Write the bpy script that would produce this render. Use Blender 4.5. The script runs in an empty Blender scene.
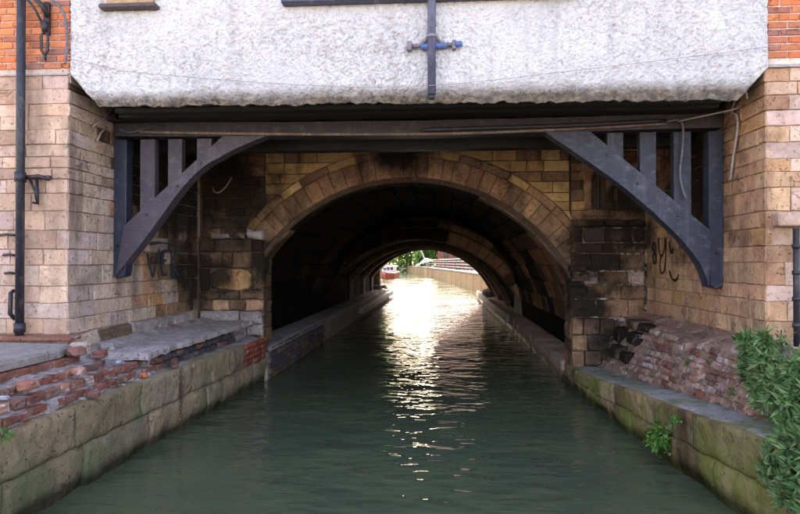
import bpy, math, random
from mathutils import Vector, Matrix, noise
random.seed(7)
R = math.radians
S = bpy.context.scene
C = S.collection

# ------------------------------------------------------------------ camera, sky, sun, exposure
cam_d = bpy.data.cameras.new('camera'); cam = bpy.data.objects.new('camera', cam_d); C.objects.link(cam)
cam_d.sensor_fit = 'HORIZONTAL'; cam_d.sensor_width = 36; cam_d.lens = 27.0
cam_d.clip_start = 0.05; cam_d.clip_end = 2000
cam.location = (0, 0, 1.9)
cam.rotation_euler = (R(90) + math.atan(5/600), 0, math.atan(41/600))
S.camera = cam
SUN_EL, SUN_AZ = 40.0, -5.0            # azimuth from +Y (down the tunnel) towards +X
W = bpy.data.worlds.new('World'); S.world = W; W.use_nodes = True
wn = W.node_tree.nodes; wl = W.node_tree.links; wn.clear()
sky = wn.new('ShaderNodeTexSky'); sky.sky_type = 'NISHITA'; sky.sun_disc = False
sky.sun_elevation = R(SUN_EL); sky.sun_rotation = R(SUN_AZ)
sky.air_density = 1.0; sky.dust_density = 2.0; sky.ozone_density = 0.6
bg = wn.new('ShaderNodeBackground'); bg.inputs[1].default_value = 0.15
wo = wn.new('ShaderNodeOutputWorld'); wl.new(sky.outputs[0], bg.inputs[0]); wl.new(bg.outputs[0], wo.inputs[0])
sd = bpy.data.lights.new('sun', 'SUN'); sd.energy = 4.0; sd.angle = R(0.5); sd.color = (1, .98, .94)
sun = bpy.data.objects.new('sun', sd); C.objects.link(sun)
a, e = R(SUN_AZ), R(SUN_EL)
sun.rotation_euler = (-Vector((math.sin(a)*math.cos(e), math.cos(a)*math.cos(e), math.sin(e)))).to_track_quat('-Z', 'Y').to_euler()
sun.location = (-6, 60, 60)
S.view_settings.view_transform = 'Standard'; S.view_settings.look = 'None'
S.view_settings.gamma = 1; S.view_settings.use_curve_mapping = False
S.view_settings.exposure = 2.85
S.view_settings.use_white_balance = True
S.view_settings.white_balance_temperature = 8200
S.view_settings.white_balance_tint = 24
S.render.engine = 'CYCLES'
S.cycles.use_denoising = True
S.cycles.max_bounces = 8; S.cycles.diffuse_bounces = 5; S.cycles.glossy_bounces = 4
S.cycles.caustics_reflective = False; S.cycles.caustics_refractive = False

# ------------------------------------------------------------------ materials
def lin(r, g, b):
    f = lambda c: ((c/255+.055)/1.055)**2.4 if c > 10 else c/255/12.92
    return (f(r), f(g), f(b), 1)
class NT:
    def __init__(s, name):
        s.m = bpy.data.materials.new(name); s.m.use_nodes = True
        s.t = s.m.node_tree; s.n = s.t.nodes; s.n.clear()
        s.out = s.n.new('ShaderNodeOutputMaterial'); s.b = s.n.new('ShaderNodeBsdfPrincipled')
        s.t.links.new(s.b.outputs[0], s.out.inputs[0])
    def link(s, a, b): s.t.links.new(a, b)
    def node(s, t, **k):
        x = s.n.new(t)
        for q, v in k.items(): setattr(x, q, v)
        return x
    def pos(s):
        if not hasattr(s, '_p'): s._p = s.node('ShaderNodeNewGeometry').outputs['Position']
        return s._p
    def mapped(s, scale, src=None):
        m = s.node('ShaderNodeMapping'); m.inputs['Scale'].default_value = scale
        s.link(src or s.pos(), m.inputs['Vector']); return m.outputs[0]
    def noise(s, scale, detail=4, rough=.55, vec=None, dist=0):
        x = s.node('ShaderNodeTexNoise'); x.inputs['Scale'].default_value = scale
        x.inputs['Detail'].default_value = detail; x.inputs['Roughness'].default_value = rough
        x.inputs['Distortion'].default_value = dist
        s.link(vec or s.pos(), x.inputs['Vector']); return x.outputs[0]
    def ramp(s, src, stops):
        r = s.node('ShaderNodeValToRGB'); el = r.color_ramp.elements
        while len(el) < len(stops): el.new(.5)
        for q, (p, c) in zip(el, stops):
            q.position = p; q.color = c if hasattr(c, '__len__') else (c, c, c, 1)
        s.link(src, r.inputs[0]); return r.outputs[0]
    def mix(s, fac, a, b, blend='MIX'):
        x = s.node('ShaderNodeMix', data_type='RGBA', blend_type=blend)
        for i, v in ((0, fac), (6, a), (7, b)):
            if hasattr(v, 'links'): s.link(v, x.inputs[i])
            else: x.inputs[i].default_value = v
        return x.outputs[2]
    def math(s, op, a, b=0.0):
        x = s.node('ShaderNodeMath', operation=op)
        for i, v in ((0, a), (1, b)):
            if hasattr(v, 'links'): s.link(v, x.inputs[i])
            else: x.inputs[i].default_value = v
        return x.outputs[0]
    def bump(s, h, strength, dist, prev=None):
        x = s.node('ShaderNodeBump'); x.inputs['Strength'].default_value = strength; x.inputs['Distance'].default_value = dist
        s.link(h, x.inputs['Height'])
        if prev is not None: s.link(prev, x.inputs['Normal'])
        return x.outputs[0]
    def fin(s, col, rough=.9, nor=None, spec=.3, metal=0):
        if hasattr(col, 'links'): s.link(col, s.b.inputs['Base Color'])
        else: s.b.inputs['Base Color'].default_value = col
        if hasattr(rough, 'links'): s.link(rough, s.b.inputs['Roughness'])
        else: s.b.inputs['Roughness'].default_value = rough
        s.b.inputs['Specular IOR Level'].default_value = spec; s.b.inputs['Metallic'].default_value = metal
        if nor is not None: s.link(nor, s.b.inputs['Normal'])
        return s.m

def masonry(name, palette, stain=None, stain_amt=(.52, .7), streak=None, streak_amt=(.55, .75), algae=None, wet_shade=False,
            bump=.7, pit=.012, rough=.9, lime=None, lime_amt=(.6, .68), soot=None, vary=(.86, 1.22), crack=.5, spec=.25, dark_at=()):
    t = NT(name)
    rnd = t.node('ShaderNodeObjectInfo').outputs['Random']
    n = len(palette)
    col = t.ramp(rnd, [(i/max(1, n-1), c) for i, c in enumerate(palette)])
    off = t.node('ShaderNodeVectorMath', operation='ADD'); t.link(t.pos(), off.inputs[0])
    cx_ = t.node('ShaderNodeCombineXYZ'); t.link(t.math('MULTIPLY', rnd, 60.), cx_.inputs[0]); t.link(t.math('MULTIPLY', rnd, 37.), cx_.inputs[2])
    t.link(cx_.outputs[0], off.inputs[1]); own = off.outputs[0]      # every block has its own grain
    big = t.noise(1.7, 5, .6); mid = t.noise(8, 8, .68, dist=.8, vec=own); fine = t.noise(75, 4, .7, vec=own)
    wn_ = t.node('ShaderNodeTexWhiteNoise', noise_dimensions='1D'); t.link(rnd, wn_.inputs['W'])
    col = t.mix(1.0, col, t.ramp(wn_.outputs[0], [(0, vary[0]), (1, vary[1])]), 'MULTIPLY')
    col = t.mix(t.ramp(mid, [(.4, 0.), (.72, .7)]), col, t.mix(1.0, col, (.62, .57, .55, 1), 'MULTIPLY'))
    col = t.mix(t.ramp(fine, [(.4, .4), (.62, 0.)]), col, t.mix(1.0, col, (.68, .65, .63, 1), 'MULTIPLY'))
    col = t.mix(t.ramp(t.noise(4.5, 6, .7, vec=own, dist=.5), [(.5, 0.), (.7, .5)]), col, t.mix(1.0, col, (1.3, 1.3, 1.34, 1), 'MULTIPLY'))
    pits = t.noise(26, 4, .6, vec=own)
    col = t.mix(t.ramp(pits, [(.6, 0.), (.68, .7)]), col, t.mix(1.0, col, (.38, .34, .32, 1), 'MULTIPLY'))
    wv = t.node('ShaderNodeTexVoronoi', feature='DISTANCE_TO_EDGE'); wv.inputs['Scale'].default_value = 2.6
    nv_ = t.node('ShaderNodeTexNoise'); nv_.inputs['Scale'].default_value = 7; nv_.inputs['Detail'].default_value = 5; t.link(own, nv_.inputs['Vector'])
    vm = t.node('ShaderNodeVectorMath', operation='MULTIPLY_ADD'); t.link(nv_.outputs['Color'], vm.inputs[0]); vm.inputs[1].default_value = (.35, .35, .35); t.link(own, vm.inputs[2])
    t.link(vm.outputs[0], wv.inputs['Vector'])
    ck = t.math('MULTIPLY', t.ramp(wv.outputs['Distance'], [(.004, 1.), (.016, 0.)]), t.ramp(t.noise(3.0, 3, .5, vec=own), [(.54, 0.), (.6, 1.)]))
    if stain: col = t.mix(t.ramp(t.noise(2.6, 7, .68), [(stain_amt[0], 0.), (stain_amt[1], .85)]), col, stain)
    if lime: col = t.mix(t.ramp(t.noise(5.5, 8, .72, dist=1.2), [(lime_amt[0], 0.), (lime_amt[1], .8)]), col, lime)
    if streak: col = t.mix(t.ramp(t.noise(1.0, 5, .6, vec=t.mapped((2.6, 2.6, .5))), [(streak_amt[0], 0.), (streak_amt[1], .8)]), col, streak)
    if dark_at:
        ns = t.math('MULTIPLY', t.math('SUBTRACT', t.noise(1.9, 7, .7), .5), 1.9); tot = None
        for (sx_, sy_, sz_, rr_) in dark_at:
            dn = t.node('ShaderNodeVectorMath', operation='DISTANCE'); t.link(t.pos(), dn.inputs[0]); dn.inputs[1].default_value = (sx_, sy_, sz_)
            w_ = t.math('ADD', t.math('DIVIDE', dn.outputs['Value'], rr_), ns)
            tot = w_ if tot is None else t.math('MINIMUM', tot, w_)
        col = t.mix(t.ramp(tot, [(.45, .93), (1.1, 0.)]), col, lin(30,26,25))
    if soot: col = t.mix(t.ramp(big, [(.36, .92), (.6, .1)]), col, soot)
    col = t.mix(t.math('MULTIPLY', ck, crack), col, (.03, .025, .022, 1))
    rg = rough
    if algae or wet_shade:
        sep = t.node('ShaderNodeSeparateXYZ'); t.link(t.pos(), sep.inputs[0]); z = sep.outputs[2]
    if algae:
        zz = t.math('ADD', z, t.math('MULTIPLY', t.noise(3.0, 6, .65), -1.0))   # z - noise
        k = t.ramp(t.math('ADD', t.math('MULTIPLY', zz, -.8), .55), [(.2, 0.), (.75, .9)])
        patch = t.ramp(t.noise(1.6, 6, .65, vec=t.mapped((1, 1, .5))), [(.42, 0.), (.6, 1.)])
        col = t.mix(t.math('MULTIPLY', k, patch), col, algae)
    if wet_shade:
        k = t.ramp(t.math('ADD', z, t.math('MULTIPLY', t.noise(2.2, 5, .6), .16)), [(.14, 1.), (.24, 0.)])
        col = t.mix(k, col, t.mix(1.0, col, (.20, .21, .17, 1), 'MULTIPLY'))  # wet waterline band, deepened to include the shadow under overhanging blocks
        rg = t.ramp(k, [(0, rough), (1, .35)])
    h = t.math('ADD', t.math('MULTIPLY', mid, 1.0), t.math('ADD', t.math('MULTIPLY', fine, .25), t.math('MULTIPLY', t.ramp(pits, [(.6, 1.), (.75, 0.)]), .45)))
    h = t.math('SUBTRACT', h, t.math('MULTIPLY', ck, .5))
    nor = t.bump(h, bump, pit*1.9)
    return t.fin(col, rg, nor, spec)

M = {}
SOOT_DARK = ((-3.7, 8.7, 2.95, 1.7), (-3.9, 7.75, 3.0, 1.1), (-3.3, 9.4, 3.1, 1.0), (-3.9, 9.3, 1.7, .7), (-2.7, 9.4, 1.9, .55), (2.35, 9.4, 2.0, .75), (2.2, 9.4, 1.3, .55), (2.9, 9.4, 2.9, .6), (3.14, 7.7, 3.05, 1.35), (3.0, 9.4, 2.3, .5), (-.6, 9.5, 3.75, .7), (1.9, 9.5, 1.7, .45), (2.5, 9.0, .75, .5))  # pier soot, plus dark spots that blacken the walls behind the bracket slats
M['stone_pale'] = masonry('stone_pale', [lin(206,172,154), lin(212,178,158), lin(200,172,164), lin(216,186,164), lin(206,168,144), lin(184,154,138)], stain=lin(150,112,90), stain_amt=(.52, .76), streak=lin(140,114,98), streak_amt=(.54, .72), lime=lin(206,196,194), lime_amt=(.62, .75))
M['stone_return'] = masonry('stone_return', [lin(210,182,168), lin(214,188,172), lin(204,182,178), lin(218,194,176), lin(206,174,156)], stain=lin(124,104,92), stain_amt=(.52, .76), streak=lin(104,88,80), streak_amt=(.52, .7), lime=lin(204,200,204), lime_amt=(.6, .72), bump=.9, pit=.02, dark_at=SOOT_DARK)
M['stone_ochre'] = masonry('stone_ochre', [lin(216,168,134), lin(206,154,124), lin(220,180,144), lin(196,150,124), lin(212,164,132), lin(218,168,118)], stain=lin(124,86,68), stain_amt=(.52, .74), streak=lin(112,82,68), streak_amt=(.52, .7), lime=lin(212,190,172), lime_amt=(.62, .75), bump=.9, pit=.02, dark_at=SOOT_DARK)
M['stone_soot'] = masonry('stone_soot', [lin(130,102,84), lin(146,114,90), lin(112,92,80), lin(158,124,96), lin(128,104,88)], stain=lin(44,37,33), stain_amt=(.46, .7), lime=lin(180,168,158), lime_amt=(.64, .73), bump=1, pit=.02, dark_at=SOOT_DARK)
M['stone_black'] = masonry('stone_black', [lin(46,40,38), lin(60,50,45), lin(40,37,37), lin(70,58,50)], stain=lin(24,22,22), lime=lin(170,160,156), lime_amt=(.6, .7), bump=1, pit=.02, spec=.04)
M['arch_stone'] = masonry('arch_stone', [lin(190,148,116), lin(176,136,110), lin(198,154,120), lin(164,128,106), lin(186,146,118)], stain=lin(84,64,52), stain_amt=(.44, .72), streak=lin(64,48,40), streak_amt=(.5, .68), bump=.9, pit=.025, dark_at=SOOT_DARK)
M['spandrel'] = masonry('spandrel', [lin(228,190,138), lin(214,172,122), lin(232,196,142), lin(196,152,112), lin(222,180,128)], stain=lin(112,84,60), stain_amt=(.5, .76), streak=lin(84,62,46), streak_amt=(.52, .7), bump=.8, pit=.015, dark_at=SOOT_DARK)
M['vault'] = masonry('vault', [lin(24,21,20), lin(30,25,22), lin(22,20,20), lin(36,29,26)], stain=lin(18,16,16), stain_amt=(.44, .7), lime=lin(180,168,160), lime_amt=(.72, .8), bump=1, pit=.02, spec=.04)  # tunnel darkness put into this near-black vault colour
M['vault_lit'] = masonry('vault_lit', [lin(150,106,84), lin(164,114,88), lin(120,90,76), lin(100,78,68)], stain=lin(84,62,54), stain_amt=(.48, .72), bump=1, pit=.025, spec=.04)  # reddish vault stone, colour lightened as if this side caught the light
M['quay'] = masonry('quay', [lin(168,150,126), lin(176,152,124), lin(158,144,122), lin(172,144,116)], stain=lin(110,98,80), stain_amt=(.5, .78), streak=lin(98,82,66), streak_amt=(.54, .74), algae=lin(104,110,80), wet_shade=True, bump=.9, pit=.025, lime=lin(190,182,170), lime_amt=(.66, .75))
M['quay_right'] = masonry('quay_right', [lin(176,150,118), lin(184,148,112), lin(164,142,112), lin(170,154,108)], stain=lin(96,80,52), stain_amt=(.46, .68), streak=lin(64,46,34), streak_amt=(.48, .66), algae=lin(120,124,58), wet_shade=True, bump=.9, pit=.025, lime=lin(200,190,174), lime_amt=(.66, .75))
M['ledge'] = masonry('ledge', [lin(184,174,176), lin(192,180,178)], stain=lin(120,110,110), stain_amt=(.48, .74), lime=lin(214,208,212), lime_amt=(.56, .7), bump=1, pit=.03)
M['ledge_green'] = masonry('ledge_green', [lin(182,174,176), lin(176,170,170)], stain=lin(116,126,78), stain_amt=(.40, .6), lime=lin(208,202,204), lime_amt=(.58, .7), bump=1, pit=.03)
M['rubble'] = masonry('rubble', [lin(176,142,124), lin(186,152,134)], stain=lin(98,74,70), stain_amt=(.46, .68), lime=lin(206,192,190), lime_amt=(.54, .7), streak=lin(132,92,76), bump=1, pit=.03)
M['brick'] = masonry('brick', [lin(222,128,84), lin(208,112,76), lin(228,142,96), lin(184,110,88), lin(158,112,104), lin(224,134,88)], stain=lin(160,100,82), stain_amt=(.58, .82), bump=.7, pit=.01)
M['brick_old'] = masonry('brick_old', [lin(150,92,76), lin(136,86,76), lin(160,104,86), lin(126,88,80), lin(146,106,94)], stain=lin(134,114,114), stain_amt=(.5, .74), lime=lin(196,186,188), lime_amt=(.58, .7), bump=1, pit=.015)
M['block_lit'] = masonry('block_lit', [lin(196,166,154), lin(186,154,142), lin(178,150,142)], stain=lin(110,84,74), stain_amt=(.5, .74), lime=lin(206,196,194), wet_shade=True, bump=1, pit=.02)
M['brick_wash'] = masonry('brick_wash', [lin(176,122,100), lin(168,132,118), lin(184,132,108), lin(170,142,130)], stain=lin(150,132,138), stain_amt=(.5, .74), lime=lin(216,206,214), lime_amt=(.5, .66), bump=1, pit=.015)
M['brick_dark'] = masonry('brick_dark', [lin(84,80,90), lin(98,88,92), lin(72,70,78)], stain=lin(120,92,80), stain_amt=(.56, .76), lime=lin(180,172,178), lime_amt=(.62, .73), bump=1, pit=.015)
M['brick_red'] = masonry('brick_red', [lin(188,100,80), lin(172,92,78)], stain=lin(116,86,78), stain_amt=(.5, .7), lime=lin(190,172,174), lime_amt=(.6, .71), wet_shade=True, bump=1, pit=.03)
M['mortar'] = masonry('mortar', [lin(170,150,136)]*2, stain=lin(112,96,86), bump=1, pit=.01)
M['mortar_brick'] = masonry('mortar_brick', [lin(220,196,182)]*2, stain=lin(176,150,136), bump=1, pit=.01)
M['mortar_patchy'] = masonry('mortar_patchy', [lin(92,76,66)]*2, stain=lin(50,42,38), lime=lin(196,180,168), lime_amt=(.5, .6), bump=1, pit=.01)
M['mortar_dark'] = masonry('mortar_dark', [lin(84,70,60)]*2*2, stain=lin(54,46,40), lime=lin(160,148,138), lime_amt=(.62, .73), bump=1, pit=.01, spec=.04)
M['slab'] = masonry('slab', [lin(158,150,146), lin(148,140,138)], stain=lin(122,116,116), stain_amt=(.5, .74), lime=lin(196,194,202), bump=.8, pit=.02)
M['cement'] = masonry('cement', [lin(190,180,176), lin(182,174,170)], stain=lin(150,136,128), bump=.7, pit=.01)
M['far_wall'] = masonry('far_wall', [lin(150,124,92), lin(158,130,96), lin(144,120,92)], stain=lin(110,90,64), bump=.6, pit=.02)
M['ground'] = masonry('ground', [lin(168,164,156)]*2, stain=lin(130,128,112), bump=1, pit=.03)

t = NT('roughcast')
sep = t.node('ShaderNodeSeparateXYZ'); t.link(t.pos(), sep.inputs[0])
c = t.mix(t.ramp(t.noise(1.2, 6, .65), [(.38, 0.), (.66, .8)]), lin(212,210,212), lin(196,194,198))
c = t.mix(t.ramp(t.noise(30, 5, .7, dist=.6), [(.5, 0.), (.70, .5)]), c, lin(168,166,172))
c = t.mix(t.ramp(t.noise(1., 5, .6, vec=t.mapped((5, 5, .5))), [(.52, 0.), (.72, .45)]), c, lin(158,152,150))
g = t.math('ADD', sep.outputs[2], t.math('MULTIPLY', t.noise(5, 6, .7), -.16))
c = t.mix(t.ramp(g, [(.0, 1.), (1., 0.)]), c, c)
gz = t.math('MULTIPLY', t.math('SUBTRACT', g, 3.38), 2.6)
c = t.mix(t.ramp(gz, [(.26, .95), (.60, 0.)]), c, t.mix(t.ramp(t.noise(11, 5, .6), [(.4, 0.), (.6, 1.)]), lin(86,78,72), lin(128,114,100)))
nor = t.bump(t.noise(34, 5, .65, dist=.8), .8, .022); nor = t.bump(t.noise(110, 3, .6), .5, .004, nor)
M['roughcast'] = t.fin(c, .95, nor, .15)

def paint(name, c1, c2, wear, rough=.5, grain=(3, 3, 22), pit=.003):
    t = NT(name)
    gr = t.noise(6, 5, .6, vec=t.mapped(grain))
    c = t.mix(t.ramp(t.noise(2.5, 5, .6), [(.35, 0.), (.65, 1.)]), c1, c2)
    c = t.mix(t.ramp(t.noise(9, 8, .75), [(.54, 0.), (.68, .75)]), c, wear)
    c = t.mix(t.ramp(gr, [(.46, 0.), (.66, .7)]), c, t.mix(1.0, c, (.5, .5, .5, 1), 'MULTIPLY'))
    c = t.mix(t.ramp(t.noise(1., 6, .7, vec=t.mapped((9, 9, .9))), [(.54, 0.), (.72, .5)]), c, wear)
    return t.fin(c, t.ramp(gr, [(.3, rough-.1), (.7, rough+.2)]), t.bump(gr, .5, pit), .4)
M['paint_blue'] = paint('paint_blue', lin(42,46,60), lin(56,60,76), lin(96,99,112), .40, (3, 3, 26), .012)
M['paint_lilac'] = paint('paint_lilac', lin(66,60,70), lin(80,72,83), lin(112,103,111), .46, (3, 3, 26), .012)
M['paint_navy'] = paint('paint_navy', lin(34,40,56), lin(46,53,72), lin(82,84,98), .40, (14, 14, 2), .008)
M['beam'] = paint('beam', lin(50,46,51), lin(62,56,60), lin(100,92,90), .55, (2, 20, 20), .012)
M['dark_wood'] = paint('dark_wood', lin(24,20,19), lin(32,27,25), lin(54,46,40), .6, (2, 12, 12))
M['sill_blue'] = paint('sill_blue', lin(60,62,84), lin(72,72,92), lin(110,108,116), .4, (2, 12, 12))
M['sill_brown'] = paint('sill_brown', lin(70,58,60), lin(84,70,70), lin(120,104,100), .5, (2, 12, 12))
M['tan_wood'] = paint('tan_wood', lin(186,154,118), lin(170,138,104), lin(140,112,88), .6, (22, 22, 2))
M['iron_black'] = paint('iron_black', lin(34,34,40), lin(46,46,54), lin(90,70,58), .4, (6, 6, 6), .002)
M['pipe_blue'] = paint('pipe_blue', lin(78,82,108), lin(94,96,122), lin(126,122,132), .38, (6, 6, 2), .002)
M['pipe_grey'] = paint('pipe_grey', lin(36,38,48), lin(46,48,60), lin(104,92,84), .4, (6, 6, 2), .002)
M['rust'] = paint('rust', lin(92,62,50), lin(72,54,50), lin(130,90,66), .8, (6, 6, 6), .004)
M['clip_grey'] = paint('clip_grey', lin(132,126,136), lin(118,112,122), lin(100,84,80), .6, (6, 6, 6))
M['plastic_blue'] = paint('plastic_blue', lin(62,98,156), lin(74,108,162), lin(112,122,140), .45, (6, 6, 6), .001)
M['cable_pale'] = paint('cable_pale', lin(176,158,150), lin(160,144,140), lin(120,106,100), .5, (6, 6, 6), .001)
M['cable_grey'] = paint('cable_grey', lin(110,108,120), lin(96,94,106), lin(70,70,78), .5, (6, 6, 6), .001)
M['cable_black'] = paint('cable_black', lin(28,28,32), lin(36,36,40), lin(60,60,64), .5, (6, 6, 6), .001)
M['conduit'] = paint('conduit', lin(128,110,102), lin(96,80,76), lin(170,154,144), .6, (40, 6, 6), .003)
M['graffiti_blue'] = paint('graffiti_blue', lin(50,54,70), lin(46,56,84), lin(80,76,76), .8)
M['graffiti_black'] = paint('graffiti_black', lin(30,26,26), lin(38,32,30), lin(60,48,40), .7)
M['pale_timber'] = paint('pale_timber', lin(150,142,142), lin(130,122,122), lin(96,88,84), .7, (12, 2, 12))
M['white_paint'] = paint('white_paint', lin(226,226,226), lin(214,214,216), lin(180,176,172), .4)
M['red_paint'] = paint('red_paint', lin(176,66,52), lin(160,58,48), lin(120,80,70), .4)
M['maroon_wood'] = paint('maroon_wood', lin(124,60,58), lin(136,70,62), lin(90,60,56), .6, (10, 10, 2))
M['roof_tile'] = paint('roof_tile', lin(120,84,70), lin(104,76,66), lin(80,66,58), .8)
M['litter'] = paint('litter', lin(176,178,194), lin(160,160,172), lin(130,126,128), .7)
t = NT('glass'); M['glass'] = t.fin(lin(40,48,56), .08, None, .6)

def leafmat(name, cols, back):
    t = NT(name)
    isl = t.node('ShaderNodeNewGeometry').outputs['Random Per Island']
    c = t.ramp(isl, [(i/(len(cols)-1), q) for i, q in enumerate(cols)])
    t.fin(c, .45, None, .4)
    tr = t.node('ShaderNodeBsdfTranslucent'); t.link(c, tr.inputs[0])
    mx = t.node('ShaderNodeMixShader'); mx.inputs[0].default_value = back
    t.link(t.b.outputs[0], mx.inputs[1]); t.link(tr.outputs[0], mx.inputs[2]); t.link(mx.outputs[0], t.out.inputs[0])
    return t.m
M['leaf'] = leafmat('leaf', [lin(44,76,42), lin(66,106,58), lin(94,134,80), lin(52,90,50), lin(124,158,100), lin(112,112,64)], .25)
M['leaf_bright'] = leafmat('leaf_bright', [lin(62,110,46), lin(80,130,54), lin(104,150,66), lin(54,98,44)], .3)
M['leaf_tree'] = leafmat('leaf_tree', [lin(50,92,40), lin(70,116,48), lin(92,134,60), lin(44,80,40)], .35)
M['stem'] = masonry('stem', [lin(88,72,52), lin(74,62,46)], bump=.8, pit=.01)

t = NT('water')
p = t.mapped((.75, 1.35, 1))
h1 = t.noise(1.5, 2, .5, vec=p); h2 = t.noise(4.2, 2, .5, vec=p, dist=.3); h3 = t.noise(11, 2, .5, vec=p)
h = t.math('ADD', t.math('ADD', t.math('MULTIPLY', h1, .55), t.math('MULTIPLY', h2, .28)), t.math('MULTIPLY', h3, .012))
h = t.math('MULTIPLY', h, t.ramp(t.noise(.32, 3, .5), [(.34, .55), (.62, 1.2)]))
nor = t.bump(h, 1.0, .088)
c = t.mix(t.ramp(t.noise(.7, 4, .6), [(.35, 0.), (.65, 1.)]), lin(66,77,62), lin(79,88,66))
M['water'] = t.fin(c, .015, nor, .5)
t.b.inputs['IOR'].default_value = 1.33

# ------------------------------------------------------------------ helpers
WM = {}
def link(o, parent=None):
    C.objects.link(o); WM[o.name] = o.matrix_basis.copy()
    if parent is not None:
        o.parent = parent; o.matrix_parent_inverse = WM[parent.name].inverted()
    return o
def mesh(name, v, f, smooth=False):
    m = bpy.data.meshes.new(name); m.from_pydata(v, [], f)
    if smooth: m.polygons.foreach_set('use_smooth', [True]*len(f))
    m.update(); return m
def ob(name, me, mat, parent=None, mw=None, label=None, cat=None, group=None, kind=None):
    if mat is not None and len(me.materials) == 0: me.materials.append(M[mat])
    o = bpy.data.objects.new(name, me)
    if mw is not None: o.matrix_basis = mw
    if mat is not None and me.materials[0] is not M[mat]:
        o.material_slots[0].link = 'OBJECT'; o.material_slots[0].material = M[mat]
    link(o, parent); tag(o, label, cat, group, kind); return o
def tag(o, label=None, cat=None, group=None, kind=None):
    for k, v in (('label', label), ('category', cat), ('group', group), ('kind', kind)):
        if v: o[k] = v
    return o
def thing(name, label, cat, loc, group=None):
    o = bpy.data.objects.new(name, None); o.empty_display_size = .2; o.location = loc
    o.matrix_basis = Matrix.Translation(loc)
    link(o); return tag(o, label, cat, group)
T = Matrix.Translation
def RZ(d): return Matrix.Rotation(R(d), 4, 'Z')
def box_v(x0, x1, y0, y1, z0, z1):
    return [(x0,y0,z0),(x1,y0,z0),(x1,y1,z0),(x0,y1,z0),(x0,y0,z1),(x1,y0,z1),(x1,y1,z1),(x0,y1,z1)]
BF = [(0,3,2,1),(4,5,6,7),(0,1,5,4),(1,2,6,5),(2,3,7,6),(3,0,4,7)]
def box(name, b, mat, parent=None, bev=.006, jit=0, **k):
    """bevelled box from bounds, origin at its centre"""
    x0,x1,y0,y1,z0,z1 = b
    cx, cy, cz = (x0+x1)/2, (y0+y1)/2, (z0+z1)/2
    hx, hy, hz = (x1-x0)/2, (y1-y0)/2, (z1-z0)/2
    bv = min(bev, hx*.5, hy*.5, hz*.5)
    v = []; idx = {}
    for sx in (-1, 1):
        for sy in (-1, 1):
            for sz in (-1, 1):
                j = [random.uniform(-jit, jit) for _ in range(3)]
                for ax in range(3):
                    q = [hx-bv, hy-bv, hz-bv]; q[ax] = (hx, hy, hz)[ax]
                    idx[(sx, sy, sz, ax)] = len(v); v.append((sx*q[0]+j[0], sy*q[1]+j[1], sz*q[2]+j[2]))
    f = []
    s = (-1, 1)
    for d in s:
        f.append([idx[(d,a_,b_,0)] for a_, b_ in ((-1,-1),(1,-1),(1,1),(-1,1))][::d])
        f.append([idx[(a_,d,b_,1)] for a_, b_ in ((-1,-1),(-1,1),(1,1),(1,-1))][::d])
        f.append([idx[(a_,b_,d,2)] for a_, b_ in ((-1,-1),(1,-1),(1,1),(-1,1))][::d])
    for a_ in s:
        for b_ in s:
            f.append([idx[(a_,b_,-1,0)], idx[(a_,b_,1,0)], idx[(a_,b_,1,1)], idx[(a_,b_,-1,1)]][::-a_*b_])
            f.append([idx[(a_,-1,b_,0)], idx[(a_,1,b_,0)], idx[(a_,1,b_,2)], idx[(a_,-1,b_,2)]][::a_*b_])
            f.append([idx[(-1,a_,b_,1)], idx[(1,a_,b_,1)], idx[(1,a_,b_,2)], idx[(-1,a_,b_,2)]][::-a_*b_])
            for c_ in s:
                f.append([idx[(a_,b_,c_,i)] for i in range(3)][::a_*b_*c_])
    return ob(name, mesh(name, v, f), mat, parent, T((cx, cy, cz)), **k)
def prism_mesh(name, out, D, b, jit=0, back=False, rnd=random):
    """outline (x,z) counter-clockwise seen from -y; front at y=0 chamfered by b, depth D"""
    n = len(out); v = []; cx = sum(p[0] for p in out)/n; cz = sum(p[1] for p in out)/n
    ins = []
    for i in range(n):
        p0, p1, p2 = out[i-1], out[i], out[(i+1) % n]
        def nrm(a_, b_):
            dx, dz = b_[0]-a_[0], b_[1]-a_[1]; l = math.hypot(dx, dz) or 1; return (-dz/l, dx/l)
        n1, n2 = nrm(p0, p1), nrm(p1, p2)
        mx, mz = n1[0]+n2[0], n1[1]+n2[1]; l = (mx*mx+mz*mz) or 1
        k = min(2*b/l, 3*b/math.sqrt(l))
        ins.append((p1[0]+mx*k + rnd.uniform(-jit, jit), p1[1]+mz*k + rnd.uniform(-jit, jit)))
    v += [(x, rnd.uniform(-jit, jit)*.6, z) for x, z in ins]
    v += [(x, b + rnd.uniform(0, jit), z) for x, z in out]
    v += [(x, D, z) for x, z in out]
    f = [tuple(range(n))]
    for i in range(n):
        j = (i+1) % n
        f.append((n+i, n+j, j, i)); f.append((2*n+i, 2*n+j, n+j, n+i))
    if back: f.append(tuple(range(3*n-1, 2*n-1, -1)))
    return mesh(name, v, f)
CACHE = {}
def stone_mesh(L, H, D, b, jit):
    key = (round(L, 2), round(H, 2), round(D, 2), b, jit, random.randrange(5))
    if key not in CACHE:
        r = random.Random(hash(key)); l, h = key[0]/2, key[1]/2
        o = []
        for (x, z) in ((-l,-h),(0,-h),(l,-h),(l,0),(l,h),(0,h),(-l,h),(-l,0)):
            o.append((x + r.uniform(-jit, jit), z + r.uniform(-jit, jit)))
        CACHE[key] = prism_mesh('stone', o, D, b, jit, rnd=r)
    return CACHE[key]
def courses(z0, z1, h):
    n = max(1, round((z1-z0)/h)); w = [random.uniform(.8, 1.2) for _ in range(n)]; t_ = sum(w); out = [z0]
    for q in w: out.append(out[-1] + (z1-z0)*q/t_)
    out[-1] = z1; return out
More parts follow.
